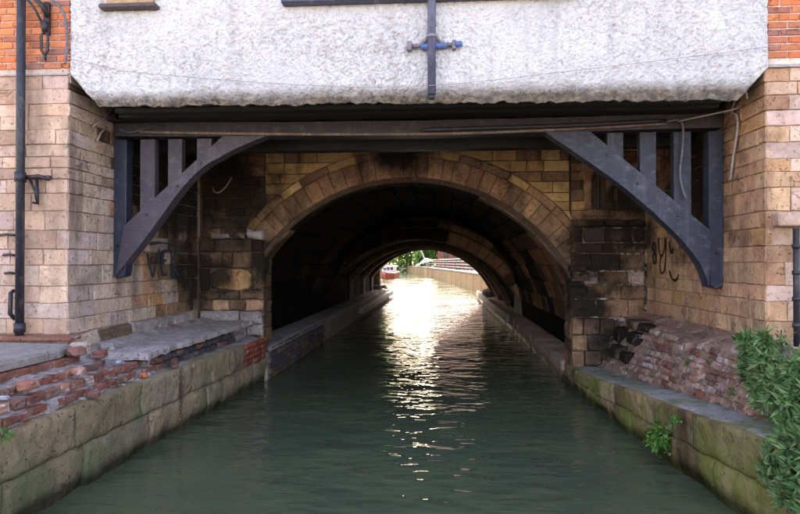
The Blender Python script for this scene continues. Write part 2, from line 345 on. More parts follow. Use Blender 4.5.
def wall(parent, name, ox, oy, rot, u0, u1, zs, lens, mat, gap=.006, D=.12, b=.005, jit=.003, proud=.006, skip=None, stag=True):
    """courses of stones on a vertical plane through (ox,oy); u along local X, front faces local -Y"""
    base = T((ox, oy, 0)) @ RZ(rot)
    for k in range(len(zs)-1):
        za, zb = zs[k], zs[k+1]; u = u0; first = True
        while u < u1 - .01:
            L = random.uniform(*lens)
            if first and stag and k % 2: L *= .55
            first = False
            if u1 - (u+L) < lens[0]*.45: L = u1-u
            uc, zc = u+L/2, (za+zb)/2
            if not (skip and skip(uc, zc)):
                me = stone_mesh(L-gap, zb-za-gap, D, b, jit)
                m = mat(base @ Vector((uc, 0, zc))) if callable(mat) else mat
                ob(name, me, m, parent, base @ T((uc, -random.uniform(0, proud), zc)))
            u += L
def grid_obj(name, nu, nv, fn, mat, parent=None, smooth=True, flip=False, **k):
    v = [fn(i/nu, j/nv) for j in range(nv+1) for i in range(nu+1)]
    f = []
    for j in range(nv):
        for i in range(nu):
            q = (j*(nu+1)+i, j*(nu+1)+i+1, (j+1)*(nu+1)+i+1, (j+1)*(nu+1)+i)
            f.append(q[::-1] if flip else q)
    return ob(name, mesh(name, v, f, smooth), mat, parent, **k)
def tube_mesh(name, pts, r, n=8, cap=True):
    pts = [Vector(p) for p in pts]; v = []; f = []
    up = None
    for i, p in enumerate(pts):
        d = (pts[min(i+1, len(pts)-1)] - pts[max(i-1, 0)]).normalized()
        if up is None:
            up = Vector((0, 0, 1)) if abs(d.z) < .9 else Vector((1, 0, 0))
        s = d.cross(up).normalized(); up = s.cross(d).normalized()
        rr = r[i] if hasattr(r, '__len__') else r
        for k in range(n):
            a_ = 2*math.pi*k/n; v.append(tuple(p + s*math.cos(a_)*rr + up*math.sin(a_)*rr))
    for i in range(len(pts)-1):
        for k in range(n):
            f.append((i*n+k, i*n+(k+1) % n, (i+1)*n+(k+1) % n, (i+1)*n+k))
    if cap: f.append(tuple(range(n-1, -1, -1))); f.append(tuple(range((len(pts)-1)*n, len(pts)*n)))
    return mesh(name, v, f, True)
def smooth_path(pts, n=8):
    P = [Vector(p) for p in pts]; out = []
    for i in range(len(P)-1):
        p0, p1, p2, p3 = P[max(i-1, 0)], P[i], P[i+1], P[min(i+2, len(P)-1)]
        for k in range(n):
            t_ = k/n
            out.append(.5*((2*p1) + (p2-p0)*t_ + (2*p0-5*p1+4*p2-p3)*t_*t_ + (3*p1-p0-3*p2+p3)*t_**3))
    out.append(P[-1]); return out
def tube(name, pts, r, mat, parent=None, n=8, curve=0, **k):
    if curve: pts = smooth_path(pts, curve)
    return ob(name, tube_mesh(name, pts, r, n), mat, parent, **k)
def lerp_tab(tab):
    def fn(y):
        if y <= tab[0][0]: return tab[0][1]
        for (a_, b_), (c_, d_) in zip(tab, tab[1:]):
            if y <= c_: return b_ + (d_-b_)*(y-a_)/(c_-a_)
        return tab[-1][1]
    return fn
def fb(x, y, z, o=4): return noise.fractal(Vector((x, y, z)), 1.0, 2.0, o)

# ------------------------------------------------------------------ geometry constants
XL, XR, YF, YA = -3.90, 3.14, 6.03, 9.50        # recess walls, front plane, arch face
AX, AZ, AR = -0.52, 0.32, 2.83                   # front arch circle
BX, BZ, BR = -0.68, -0.80, 3.40                  # inner vault circle
JL, JR = -2.83, 2.00                             # jambs
YS, YE = 18.3, 31.0                              # step in the vault, far mouth
left_edge = lerp_tab([(-30, -3.1), (4.3, -3.02), (5.0, -3.0), (6.5, -2.93), (8.0, -2.86), (9.2, -2.80), (9.6, -2.79)])
right_edge = lerp_tab([(-30, 2.5), (3.5, 2.30), (4.7, 2.21), (5.36, 2.15), (6.2, 2.10), (7.8, 2.00), (9.0, 1.95), (10, 1.94)])
right_top = lerp_tab([(-30, .72), (4.2, .68), (5.35, .59), (6.75, .49), (8.25, .36), (9.4, .30)])

# ------------------------------------------------------------------ ground and water
def water_v():
    return [(-90, -60, 0), (60, -60, 0), (60, 190, 0), (-90, 190, 0)]
ob('water', mesh('water', water_v(), [(0, 1, 2, 3)]), 'water', kind='structure')
def bank(name, v, f): return ob(name, mesh(name, v, f), 'ground', kind='structure')
# near banks (behind the quay walls), far banks past the tunnel
def slab_poly(name, pts, z):
    n = len(pts); v = [(x, y, z) for x, y in pts] + [(x, y, -1.2) for x, y in pts]
    f = [tuple(range(n))] + [(i, n+i, n+(i+1) % n, (i+1) % n) for i in range(n)]
    return bank(name, v, f)
slab_poly('ground', [(-300, -300), (-3.42, -300), (-3.42, 6.0), (-9, 6.0), (-9, 31.5), (-3.6, 31.5), (-3.9, 40), (-7.0, 60), (-14, 95), (-40, 160), (-300, 160)], .70)
slab_poly('ground', [(300, -300), (300, 400), (-30, 400), (-22, 160), (-6, 110), (-2.2, 88), (1.3, 50), (2.75, 34), (3.0, 31.5), (9, 31.5), (9, 6.0), (3.14, 6.0), (3.14, -300)], .98)

# ------------------------------------------------------------------ left abutment
def near(x, y, z, s, k): return fb(x*s+k, y*s, z*s, 3)
ab = thing('stone_abutment', 'pale coursed stone abutment with black drainpipe, orange brick wall above it', 'abutment', (-4.6, 7.7, -.5))
box('core', (-9, XL-.018, YF+.018, YE, -.6, 3.80), 'mortar', ab, bev=.01)
zs = courses(1.14, 2.62, .188) + courses(2.62, 3.86, .135)[1:]
wall(ab, 'stone', XL, YF, 0, -2.4, 0, zs, (.24, .55), 'stone_pale', D=.06, jit=.005, b=.005, gap=.005, proud=.006)
def lret(p):
    d = (p.y-7.0)/1.6 + .3*near(p.x, p.y, p.z, 1.3, 3) + (p.z-2.15)*.4  # darker stones likelier further back and higher up the recess
    if d > .5: return random.choice(('stone_soot', 'stone_soot', 'stone_return', 'arch_stone'))
    if d > .2: return random.choice(('stone_soot', 'stone_return', 'stone_return', 'stone_ochre'))
    return 'stone_return'
wall(ab, 'stone', XL, YF, 90, 0, YA-.12-YF, zs, (.26, .48), lret, D=.06, jit=.005, b=.006, proud=.012)
# plinth along the foot of the return wall
wall(ab, 'plinth_stone', XL+.06, YF-.15, 90, 0, 3.2, [.90, 1.13], (.4, .8), lambda p: random.choice(('ledge', 'stone_return', 'stone_soot')), D=.14, jit=.02, b=.03, proud=.03)
wall(ab, 'plinth_stone', XL+.06, YF-.06, 0, -2.4, -.05, [.98, 1.13], (.5, .9), 'stone_pale', D=.1, jit=.015, b=.02)
# weathered cement fillet under the brickwork
ob('weathering_course', mesh('weathering_course', [(-6.3,YF-.02,3.86),(XL-.001,YF-.02,3.86),(XL-.001,YF+.06,3.93),(-6.3,YF+.06,3.93),(-6.3,YF+.06,3.86),(XL-.001,YF+.06,3.86)], [(0,1,2,3),(1,5,2),(0,3,4),(0,4,5,1)]), 'cement', ab)
# graffiti on the return wall
def graffiti(parent, x, strokes, r, mat, s):
    for st in strokes:
        pts = [(x, y, z) for y, z in st]
        pts = smooth_path(pts, 6)
        v = []; f = []
        for i, p in enumerate(pts):
            d = (pts[min(i+1, len(pts)-1)] - pts[max(i-1, 0)]).normalized(); w = Vector((0, -d.z, d.y))*r*(1+.35*math.sin(i*.7))
            off = Vector((s*.004, 0, 0))
            v += [tuple(p+w), tuple(p+w+off), tuple(p-w+off), tuple(p-w)]
        for i in range(len(pts)-1):
            for k in range(4):
                f.append((i*4+k, i*4+(k+1) % 4, i*4+4+(k+1) % 4, i*4+4+k))
        ob('graffiti_stroke', mesh('graffiti_stroke', v, f), mat, parent)
graffiti(ab, XL+.022, [[(7.70,2.02),(7.78,1.80),(7.86,1.72),(7.98,1.95),(8.03,2.08)], [(8.12,2.05),(8.10,1.90),(8.13,1.72)], [(8.12,1.90),(8.24,1.93)], [(8.11,2.04),(8.30,2.06)], [(8.13,1.73),(8.28,1.72)],
    [(8.40,2.08),(8.40,1.90),(8.42,1.70)], [(8.60,2.08),(8.42,1.90),(8.62,1.70)], [(7.75,2.14),(8.1,2.17),(8.7,2.14)]], .017, 'graffiti_blue', 1)

# ------------------------------------------------------------------ right abutment
ar = thing('stone_abutment', 'ochre stone abutment with black looping graffiti, green shrub at its foot', 'abutment', (3.9, 7.7, -.5))
box('core', (XR+.018, 9, YF+.018, YE, -.6, 3.72), 'mortar', ar, bev=.01)
zs2 = courses(1.14, 2.62, .188) + courses(2.62, 3.78, .145)[1:]
wall(ar, 'stone', XR, YF, 0, 0, 2.2, zs2, (.26, .5), lambda p: random.choice(('stone_pale', 'stone_pale', 'stone_ochre')), D=.06, jit=.005, b=.005, gap=.005, proud=.006, skip=lambda u, z: 2.24 < z < 2.40)
def rret(p):
    d = (p.y-8.6)/1.6 + .4*near(p.x, p.y, p.z, 1.4, 9) + (.3 if p.z > 2.6 and p.y > 7.2 else 0)  # darker stones likelier further back and high up behind the bracket
    return random.choice(('stone_soot', 'arch_stone', 'stone_ochre')) if d > .55 else 'stone_ochre'
wall(ar, 'stone', XR, YF, -90, -(YA-.1-YF), 0, zs2, (.26, .48), rret, D=.06, jit=.005, b=.006, proud=.012)
box('lintel', (XR+.06, 4.6, YF-.10, YF+.03, 2.24, 2.37), 'stone_pale', ar, bev=.012, jit=.004)
ob('weathering_course', mesh('weathering_course', [(XR+.001,YF-.03,3.78),(5.6,YF-.03,3.78),(5.6,YF+.06,3.87),(XR+.001,YF+.06,3.87),(XR+.001,YF+.06,3.78)], [(0,1,2,3),(0,3,4),(0,4,1)]), 'cement', ar)
graffiti(ar, XR-.022, [[(9.02,2.19),(9.10,2.13),(9.06,2.06),(8.97,2.10),(8.99,2.19)], [(9.00,2.03),(9.09,1.98),(9.04,1.88),(8.95,1.92),(8.97,2.02),(9.0,2.03)],
    [(8.86,2.26),(8.83,2.05),(8.72,1.99),(8.62,2.10),(8.60,2.24)], [(8.60,2.24),(8.58,2.0),(8.62,1.80),(8.74,1.74),(8.80,1.84),(8.76,2.0)], [(8.45,2.18),(8.38,2.02),(8.30,2.08)], [(8.45,1.78),(8.36,1.68),(8.22,1.66),(8.12,1.74)]], .014, 'graffiti_black', -1)

# ------------------------------------------------------------------ bridge: arch face, piers, vault
br = thing('arch_bridge', 'old stone arch bridge spanning the dark water beneath the white building', 'bridge', (AX, 20, -.6))
def arch_wall_mesh(name, y0, y1, x0, x1, zt, cx, cz, r, jl, jr, n=40):
    """slab with an arched opening"""
    xs = [jl + (jr-jl)*i/n for i in range(n+1)]
    hz = lambda x: cz + math.sqrt(max(.0, r*r-(x-cx)**2))
    v = []; f = []
    def quad(p): k = len(v); v.extend(p); f.append((k, k+1, k+2, k+3))
    for y, fl in ((y0, 1), (y1, -1)):
        def q(a_, b_, c_, d_):
            p = [(a_[0], y, a_[1]), (b_[0], y, b_[1]), (c_[0], y, c_[1]), (d_[0], y, d_[1])]; quad(p[::fl])
        q((x0, -.6), (jl, -.6), (jl, zt), (x0, zt)); q((jr, -.6), (x1, -.6), (x1, zt), (jr, zt))
        for a_, b_ in zip(xs, xs[1:]): q((a_, hz(a_)), (b_, hz(b_)), (b_, zt), (a_, zt))
    for a_, b_ in zip(xs, xs[1:]): quad([(a_, y1, hz(a_)), (b_, y1, hz(b_)), (b_, y0, hz(b_)), (a_, y0, hz(a_))])
    quad([(jl, y0, -.6), (jl, y1, -.6), (jl, y1, hz(jl)), (jl, y0, hz(jl))]); quad([(jr, y1, -.6), (jr, y0, -.6), (jr, y0, hz(jr)), (jr, y1, hz(jr))])
    return mesh(name, v, f)
ob('spandrel_core', arch_wall_mesh('spandrel_core', YA+.03, YA+.40, XL-.2, XR+.2, 3.85, AX, AZ, AR+.02, JL-.02, JR+.02), 'mortar_dark', br)
# arch ring: chamfered inner order, voussoirs, label course
def ring(name, cx, cz, r0, r1, a0, a1, da, y, D, mat, b=.01, jit=.006, gap=.008, parent=br, proud=.01):
    an = a0
    while an < a1 - .02:
        w = da*random.uniform(.75, 1.25)
        if a1-(an+w) < da*.5: w = a1-an
        m = an+w/2; g = gap/(r0+r1)
        pts = []
        for k in range(3): q = an+g+(w-2*g)*k/2; pts.append((q, r0))
        for k in range(3): q = an+w-g-(w-2*g)*k/2; pts.append((q, r1+random.uniform(-jit, jit)))
        rc = (r0+r1)/2; ox, oz = cx+rc*math.sin(m), cz+rc*math.cos(m)
        out = [(cx+r*math.sin(q)-ox, cz+r*math.cos(q)-oz) for q, r in pts]
        # seen from -y, x to the right: increasing angle runs clockwise along the inner arc
        out = out[::-1]
        ar_ = sum(out[i-1][0]*out[i][1]-out[i][0]*out[i-1][1] for i in range(len(out)))
        if ar_ < 0: out = out[::-1]
        me = prism_mesh(name, out, D, b, jit*.7)
        mm = mat(ox, oz) if callable(mat) else mat
        ob(name, me, mm, parent, T((ox, y-random.uniform(0, proud), oz)))
        an += w
aL = -math.asin((AX-JL)/AR); aR = math.asin((JR-AX)/AR)
ring('chamfer_stone', AX, AZ, AR, AR+.09, aL, aR, .19, YA+.035, .35, lambda x, z: random.choice(('stone_black', 'stone_soot', 'stone_soot')), b=.03, proud=0)
ring('voussoir', AX, AZ, AR+.095, AR+.42, aL, aR-.02, .066, YA, .3, 'arch_stone', b=.009, gap=.005, proud=.018)
ring('label_stone', AX, AZ, AR+.425, AR+.55, aL+.02, aR-.1, .125, YA-.03, .3, lambda x, z: random.choice(('arch_stone', 'arch_stone', 'spandrel')), b=.012, gap=.006)
# spandrel courses, cut along the label course
RE = AR+.56
zz = courses(1.95, 3.80, .152)
for k in range(len(zz)-1):
    za, zb = zz[k]+.005, zz[k+1]-.005
    def xe(z, s):
        d = RE*RE-(z-AZ)**2
        return AX + s*math.sqrt(d) if d > 0 else None
    runs = []
    if xe(zb, -1) is None and xe(za, -1) is None: runs = [(JL, JL, JR, JR)]
    else:
        for s, edge in ((-1, JL), (1, JR)):
            xa = xe(za, s); xb = xe(zb, s); xb = AX+s*.02 if xb is None else xb
            if s < 0: runs.append((edge, edge, xa, xb))
            else: runs.append((xa, xb, edge, edge))
    for (a0, a1, b0, b1) in runs:
        if max(b0, b1)-min(a0, a1) < .03: continue
        cuts = [None]; u = min(a0, a1) + .0
        lo, hi = max(a0, a1), min(b0, b1)
        u = lo + random.uniform(.15, .34) if lo < hi else 9
        inner = []
        while u < hi-.12: inner.append(u); u += random.uniform(.24, .42)
        ed = [(a0, a1)] + [(q, q) for q in inner] + [(b0, b1)]
        for (p0, p1), (q0, q1) in zip(ed, ed[1:]):
            p0_, p1_, q0_, q1_ = p0+.005, p1+.005, q0-.005, q1-.005
            if q0_ < p0_: q0_ = p0_+.004
            if q1_ < p1_: q1_ = p1_+.004
            if max(q0_-p0_, q1_-p1_) < .03: continue
            ox, oz = (p0_+p1_+q0_+q1_)/4, (za+zb)/2
            out = [(p0_-ox, za-oz), (q0_-ox, za-oz), (q1_-ox, zb-oz), (p1_-ox, zb-oz)]
            ob('spandrel_stone', prism_mesh('spandrel_stone', out, .1, .008, .003), random.choice(('spandrel', 'spandrel', 'spandrel', 'arch_stone')), br, T((ox, YA+.01-random.uniform(0, .012), oz)))
# left pier: irregular blocks up to a broken corbel table, darker wall above
PF = YA-.10
box('pier_core', (XL-.05, JL-.05, PF+.05, YA+.4, -.5, 2.30), 'mortar_dark', br, bev=.02)
def pier_block(x0, x1, z0, z1, mat, y=PF, D=.1, round_=0, b=.018, jit=.012, name='pier_stone'):
    cx, cz = (x0+x1)/2, (z0+z1)/2; l, h = (x1-x0)/2-.009, (z1-z0)/2-.009
    if round_:
        out = [(l*math.copysign(abs(math.cos(q))**.55, math.cos(q)), h*math.copysign(abs(math.sin(q))**.55, math.sin(q))) for q in [2*math.pi*i/12+.2 for i in range(12)]]
    else:
        out = [(-l,-h),(0,-h),(l,-h),(l,0),(l,h),(0,h),(-l,h),(-l,0)]
    out = [(x+random.uniform(-jit, jit), z+random.uniform(-jit, jit)) for x, z in out]
    return ob(name, prism_mesh(name, out, D, b, jit*.5), mat, br, T((cx, y-random.uniform(0, .02), cz)))
x0, x1 = XL+.03, JL
for row in [(.72, .90, [(0, .32, 'ledge'), (.32, .74, 'ledge'), (.74, 1, 'ledge')]),
            (.90, 1.12, [(0, .62, 'ledge'), (.62, 1, 'ledge')]),
            (1.12, 1.30, [(0, .2, 'stone_soot'), (.2, .46, 'stone_ochre'), (.46, .72, 'stone_soot'), (.72, 1, 'stone_ochre')]),
            (1.30, 1.44, [(0, .3, 'stone_soot'), (.3, .62, 'stone_soot'), (.62, 1, 'stone_soot')]),
            (1.44, 1.80, [(0, .16, 'stone_soot'), (.16, .82, 'stone_ochre'), (.82, 1, 'stone_soot')]),
            (1.80, 2.06, [(0, .34, 'arch_stone'), (.34, .5, 'stone_soot'), (.5, .84, 'arch_stone'), (.84, 1, 'stone_soot')]),
            (2.06, 2.26, [(0, .22, 'stone_soot'), (.22, .82, 'stone_soot'), (.82, 1, 'stone_black')])]:
    for a_, b_, m_ in row[2]:
        pier_block(x0+(x1-x0)*a_, x0+(x1-x0)*b_, row[0], row[1], m_, round_=(row[0] == 1.44 and a_ == .16))
for a_, b_, h_, m_ in ((.18, .48, .11, 'ledge'), (.5, .74, .10, 'stone_return'), (.76, 1.02, .15, 'ledge')):
    pier_block(x0+(x1-x0)*a_, x0+(x1-x0)*b_, 2.265, 2.265+h_, m_, y=PF-.10, D=.34, jit=.022, b=.03, name='corbel_stone')
wall(br, 'pier_stone', XL, YA+.0, 0, .03, JL-XL, courses(2.30, 3.80, .165), (.24, .42), lambda p: random.choice(('stone_soot', 'stone_soot', 'arch_stone')), D=.1, jit=.008, b=.012)
# right pier with its niche
def rp(p):
    if p.z > 2.5: return random.choice(('spandrel', 'arch_stone', 'stone_soot'))
    q = near(p.x, p.y, p.z, 2.2, 5)
    if p.z < 1.4: return 'arch_stone' if p.x > 2.4 else 'stone_soot'
    return random.choice(('stone_soot', 'stone_soot', 'arch_stone', 'stone_return'))
box('pier_core', (JR+.05, XR+.05, PF+.035, YA+.4, -.5, 2.44), 'mortar_patchy', br, bev=.02)
wall(br, 'pier_stone', JR, PF, 0, 0, XR-JR-.03, [1.05, 1.33, 1.55, 1.76, 2.03, 2.20, 2.43], (.28, .6), rp, D=.1, jit=.012, b=.012, proud=.015, gap=.017)
for a_, b_ in ((2.02, 2.5), (2.5, 2.86), (2.86, 3.11)):
    pier_block(a_, b_, 2.44, 2.55, 'stone_soot', y=PF-.05, D=.24, name='cornice_stone')
wall(br, 'pier_stone', JR, YA+.0, 0, .03, XR-JR-.03, courses(2.56, 3.80, .155), (.24, .42), rp, D=.12, jit=.006, b=.01, skip=lambda u, z: .22 < u < .66 and 2.66 < z < 3.32)
for b_ in ((2.22, 2.33, 2.72, 3.30), (2.55, 2.66, 2.72, 3.30), (2.20, 2.68, 2.60, 2.715), (2.20, 2.68, 3.305, 3.42)):
    box('niche_stone', (b_[0], b_[1], YA-.03, YA+.12, b_[2], b_[3]), 'arch_stone', br, bev=.012, jit=.005)
box('niche_back', (2.335, 2.545, YA+.10, YA+.2, 2.72, 3.30), 'stone_black', br)
box('niche_bar', (2.41, 2.45, YA-.02, YA+.03, 2.72, 3.30), 'iron_black', br)
# corbel where the ring lands on the right
for k, (a_, z_) in enumerate(((0., 1.50), (.06, 1.62), (.02, 1.74))):
    pier_block(JR-.06+a_, JR+.20+a_, z_, z_+.12, random.choice(('stone_soot', 'stone_black')), y=PF-.06-.02*k, D=.2, jit=.014, name='corbel_stone')
# jamb stones
wall(br, 'jamb_stone', JR, YA+.4, -90, 0, .5, courses(-.4, 1.62, .22), (.3, .5), lambda p: random.choice(('vault_lit', 'stone_soot')), D=.06, jit=.012, b=.015)
wall(br, 'jamb_stone', JL, YA-.1, 90, 0, .5, courses(-.4, 1.95, .22), (.3, .5), 'stone_soot', D=.06, jit=.012, b=.015)
# first vault: rows of blocks on the arc
VR = AR+.13
def vault_stone(phi, y, w, L, mat, r=VR):
    rr = Vector((math.sin(phi), 0, math.cos(phi))); tt = Vector((math.cos(phi), 0, -math.sin(phi)))
    m = Matrix(((tt.x, rr.x, 0, AX+rr.x*r), (tt.y, rr.y, -1, y), (tt.z, rr.z, 0, AZ+rr.z*r), (0, 0, 0, 1)))
    ob('vault_stone', stone_mesh(w, L, .12, .014, .008), mat, br, m @ T((0, -random.uniform(0, .03), 0)))
NV = 22
for i in range(NV):
    phi = -1.42 + 2.84*(i+.5)/NV
    y = YA+.42; k = 0
    while y < YS-.1:
        L = random.uniform(.55, .85)
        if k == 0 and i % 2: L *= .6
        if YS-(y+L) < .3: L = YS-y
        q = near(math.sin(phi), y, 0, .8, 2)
        m_ = 'vault_lit' if phi > .75 and q > -.12 else ('vault' if q > -.3 else 'stone_black')  # lighter colour on the right stands in for light on that side
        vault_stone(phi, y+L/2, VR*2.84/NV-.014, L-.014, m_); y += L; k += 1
def arc_shell(name, cx, cz, r, a0, a1, y0, y1, mat, n=36, ny=1, amp=0):
    return grid_obj(name, n, ny, lambda u, v: (cx+(r+amp*fb(u*14, v*ny*1.1, 4, 3))*math.sin(a0+(a1-a0)*u), y0+(y1-y0)*v, cz+(r+amp*fb(u*14, v*ny*1.1, 4, 3))*math.cos(a0+(a1-a0)*u)), mat, br, smooth=False)
arc_shell('vault_core', AX, AZ, VR+.06, -1.6, 1.6, YA+.3, YS+.1, 'mortar_dark')
# step down to the lower inner vault
bl, brx = -3.4, 2.55
ob('step_wall', arch_wall_mesh('step_wall', YS+.06, YS+.6, -4.2, 3.4, 3.7, BX, BZ, BR+.02, bl, brx), 'mortar_dark', br)
aBL, aBR = -math.asin((BX-bl)/BR), math.asin((brx-BX)/BR)
ring('rib_stone', BX, BZ, BR, BR+.34, aBL, aBR, .11, YS, .5, lambda x, z: random.choice(('vault_lit', 'arch_stone')) if x > .2 else 'stone_black', b=.03)  # lit right half and dark left half painted by stone colour
ring('upper_rib_stone', BX, BZ+.02, BR+.36, BR+.56, -.5, .62, .09, YS+.02, .2, lambda x, z: random.choice(('arch_stone', 'stone_soot')) if x > 0 else 'stone_black', b=.02)  # same painted light and dark halves as the ring below
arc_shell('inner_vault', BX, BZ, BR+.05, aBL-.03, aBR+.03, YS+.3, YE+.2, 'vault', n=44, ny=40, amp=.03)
for yr in (22.0, 25.5, 28.5):
    prof = []                                        # (inner x, z, outer x, z): leg, arc, leg
    for i in range(31):
        q = aBL+(aBR-aBL)*i/30
        prof.append((BX+(BR-.13)*math.sin(q), BZ+(BR-.13)*math.cos(q), BX+(BR+.1)*math.sin(q), BZ+(BR+.1)*math.cos(q)))
    p0, p1 = prof[0], prof[-1]
    prof = [(p0[0], .40, p0[0]-.23, .40)] + prof + [(p1[0], .25, p1[0]+.23, .25)]
    v = []; f = []
    for (xi, zi, xo, zo) in prof: v += [(xo, yr, zo), (xi, yr, zi), (xi, yr+.5, zi), (xo, yr+.5, zo)]
    for i in range(len(prof)-1):
        for k in range(3): f.append((i*4+k, i*4+4+k, i*4+5+k, i*4+k+1))
    ob('rib', mesh('rib', v, f), 'stone_soot', br)
# walls under the inner vault
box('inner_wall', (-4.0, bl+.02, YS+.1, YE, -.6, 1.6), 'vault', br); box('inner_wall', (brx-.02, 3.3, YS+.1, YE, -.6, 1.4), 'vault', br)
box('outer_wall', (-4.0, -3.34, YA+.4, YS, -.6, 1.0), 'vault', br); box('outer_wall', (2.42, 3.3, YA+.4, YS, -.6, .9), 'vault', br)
# far mouth
ob('far_face', arch_wall_mesh('far_face', YE-.05, YE+.55, -9, 9, 4.2, BX, BZ, BR+.03, bl+.25, brx-.1), 'far_wall', br)
ring('far_voussoir', BX, BZ, BR-.02, BR+.3, aBL+.06, aBR-.04, .13, YE-.10, .68, 'far_wall', b=.02)

# ------------------------------------------------------------------ white jettied building over the bridge
bd = thing('jettied_building', 'white roughcast building jettied over the water between orange brick walls', 'building', (-.4, 18, 3.5))
def xl(z): return -3.86 if z > 3.86 else -3.56 - .30*max(0, min(1, (z-3.52)/.34))
def xr(z): return 3.15 if z > 3.78 else 2.86 + .29*max(0, min(1, (z-3.46)/.32))
ZT = 5.1
def rc(u, v):
    # v in [0,.06): under-curl of the lower lip, then the face
    zb = 3.52 - .05*u
    if v < .08:
        k = v/.08; z = zb + .03*(1-k) ; y = 6.0 + .13*(1-k)
    else:
        z = zb + (ZT-zb)*(v-.08)/.92; y = 6.0
    x = xl(z) + (xr(z)-xl(z))*u
    low = max(0, 1-(z-zb)/.14)
    q = Vector((x*25, z*31, 3.1))
    w = noise.noise(q + Vector((noise.noise(q*.6)*1.6, noise.noise(q*.6+Vector((7, 3, 1)))*1.6, 0)))
    rdg = 1-abs(w)*2.2
    d = (.017+.012*noise.noise(Vector((x*.9, z*1.6, 6))))*rdg + .010*noise.noise(Vector((x*48, z*48, 8)))
    d += low*(.045*fb(x*7, z*9, 2, 4) - .02) + .012*fb(x*.7, z*.7, 5, 3)
    if v < .16: z += low*.022*fb(x*9, 0, 11, 4) + low*.02*fb(x*1.5, 3, 1, 3)
    edge = min(u, 1-u)*(xr(z)-xl(z))
    if edge < .02: y += (.02-edge)*.8
    return (x + .004*noise.noise(Vector((x*40, z*40, 1))), y - d, z)
grid_obj('rendered_wall', 900, 200, rc, 'roughcast', bd)
box('upper_wall', (-3.88, 3.16, 6.08, 6.4, 3.96, 7.3), 'roughcast', bd)
box('infill', (-3.46, 2.80, 6.14, 6.40, 3.60, 3.958), 'dark_wood', bd)
box('upper_wall_face', (-3.86, 3.15, 5.985, 6.079, ZT+.002, 7.25), 'roughcast', bd)
for (xa, xb, bx0, bx1, zb0, side) in ((-6.3, -3.885, -9, -3.885, 3.93, 'l'), (3.155, 5.6, 3.165, 9, 3.87, 'r')):
    pw = box('brick_wall', (bx0, bx1, YF+.010, 31.0, zb0-.15, 7.3), 'mortar_brick', bd)
    zc = [zb0 + .073*i for i in range(17)]
    wall(pw, 'brick', 0, YF, 0, xa, xb, zc, (.19, .235), 'brick', gap=.012, D=.05, b=.004, jit=.003, proud=.006)
box('floor', (-3.895, 3.135, 6.45, 31.0, 3.80, 3.95), 'dark_wood', bd)
box('rear_wall', (-9, 9, 31.0, 31.4, 4.2, 7.3), 'roughcast', bd)
ob('roof', mesh('roof', [(-9.5,5.6,7.25),(9.5,5.6,7.25),(9.5,31.8,7.25),(-9.5,31.8,7.25),(-9.5,18.7,11.5),(9.5,18.7,11.5)], [(0,1,5,4),(2,3,4,5),(1,2,5),(3,0,4),(3,2,1,0)]), 'roof_tile', bd)
# soffit: mouldings, bressumer, joists
box('soffit_board', (-3.50, 2.82, 6.16, 6.86, 3.565, 3.60), 'dark_wood', bd)
box('moulding', (-3.50, 2.82, 6.20, 6.34, 3.50, 3.563), 'dark_wood', bd, bev=.02)
box('moulding', (-3.62, 2.92, 6.50, 6.66, 3.52, 3.563), 'dark_wood', bd, bev=.02)
box('moulding', (-3.88, 3.12, 6.74, 6.86, 3.545, 3.563), 'dark_wood', bd, bev=.008)
def bres(u, v):
    pass
nb = 40; v = []; f = []
for i in range(nb+1):
    x = -3.885 + 7.01*i/nb; sag = -.035*math.sin(math.pi*i/nb) + .02*(i/nb-.5)*0 + .004*fb(x*1.5, 0, 0, 3)
    for yy_, zz_ in ((6.87, 3.395), (7.08, 3.395), (7.08, 3.56), (6.87, 3.56)): v.append((x, yy_, zz_+sag))
for i in range(nb):
    for k in range(4): f.append((i*4+k, i*4+(k+1) % 4, i*4+4+(k+1) % 4, i*4+4+k)[::-1])
f += [(0, 1, 2, 3), (nb*4+3, nb*4+2, nb*4+1, nb*4)]
ob('bressumer', mesh('bressumer', v, f), 'beam', bd)
for i in range(11):
    x = -3.5 + i*.62
    box('joist', (x, x+.13, 7.85, 9.4, 3.71, 3.80), 'dark_wood', bd)
box('cross_board', (-1.45, 1.45, 7.40, 7.62, 3.46, 3.50), 'beam', bd); box('shade_board', (-3.88, 3.12, 7.62, 7.8, 3.335, 3.60), 'dark_wood', bd)  # dark board behind cross_board added to paint the shade band and hide joists
# windows: only their sills drop into view
def window(x0, x1, z0, z1, sill, n, fr, dz=.075):
    w = box('window', (x0, x1, 5.95, 6.04, z0, z1), fr, bd)
    k = (x1-x0)/n
    for i in range(n):
        box('pane', (x0+k*i+.05, x0+k*(i+1)-.05, 5.935, 5.949, z0+.07, z1-.07), 'glass' if n > 2 else 'tan_wood', w, bev=.002)
    s = box('sill', (x0-.05, x1+.05, 5.89, 6.0, z0-dz, z0-.002), sill, w, bev=.01)
    return w
window(-1.55, 1.27, 4.55, 5.9, 'sill_blue', 6, 'sill_blue', .055)
window(-3.45, -2.95, 4.55, 5.5, 'sill_brown', 2, 'tan_wood', .05)

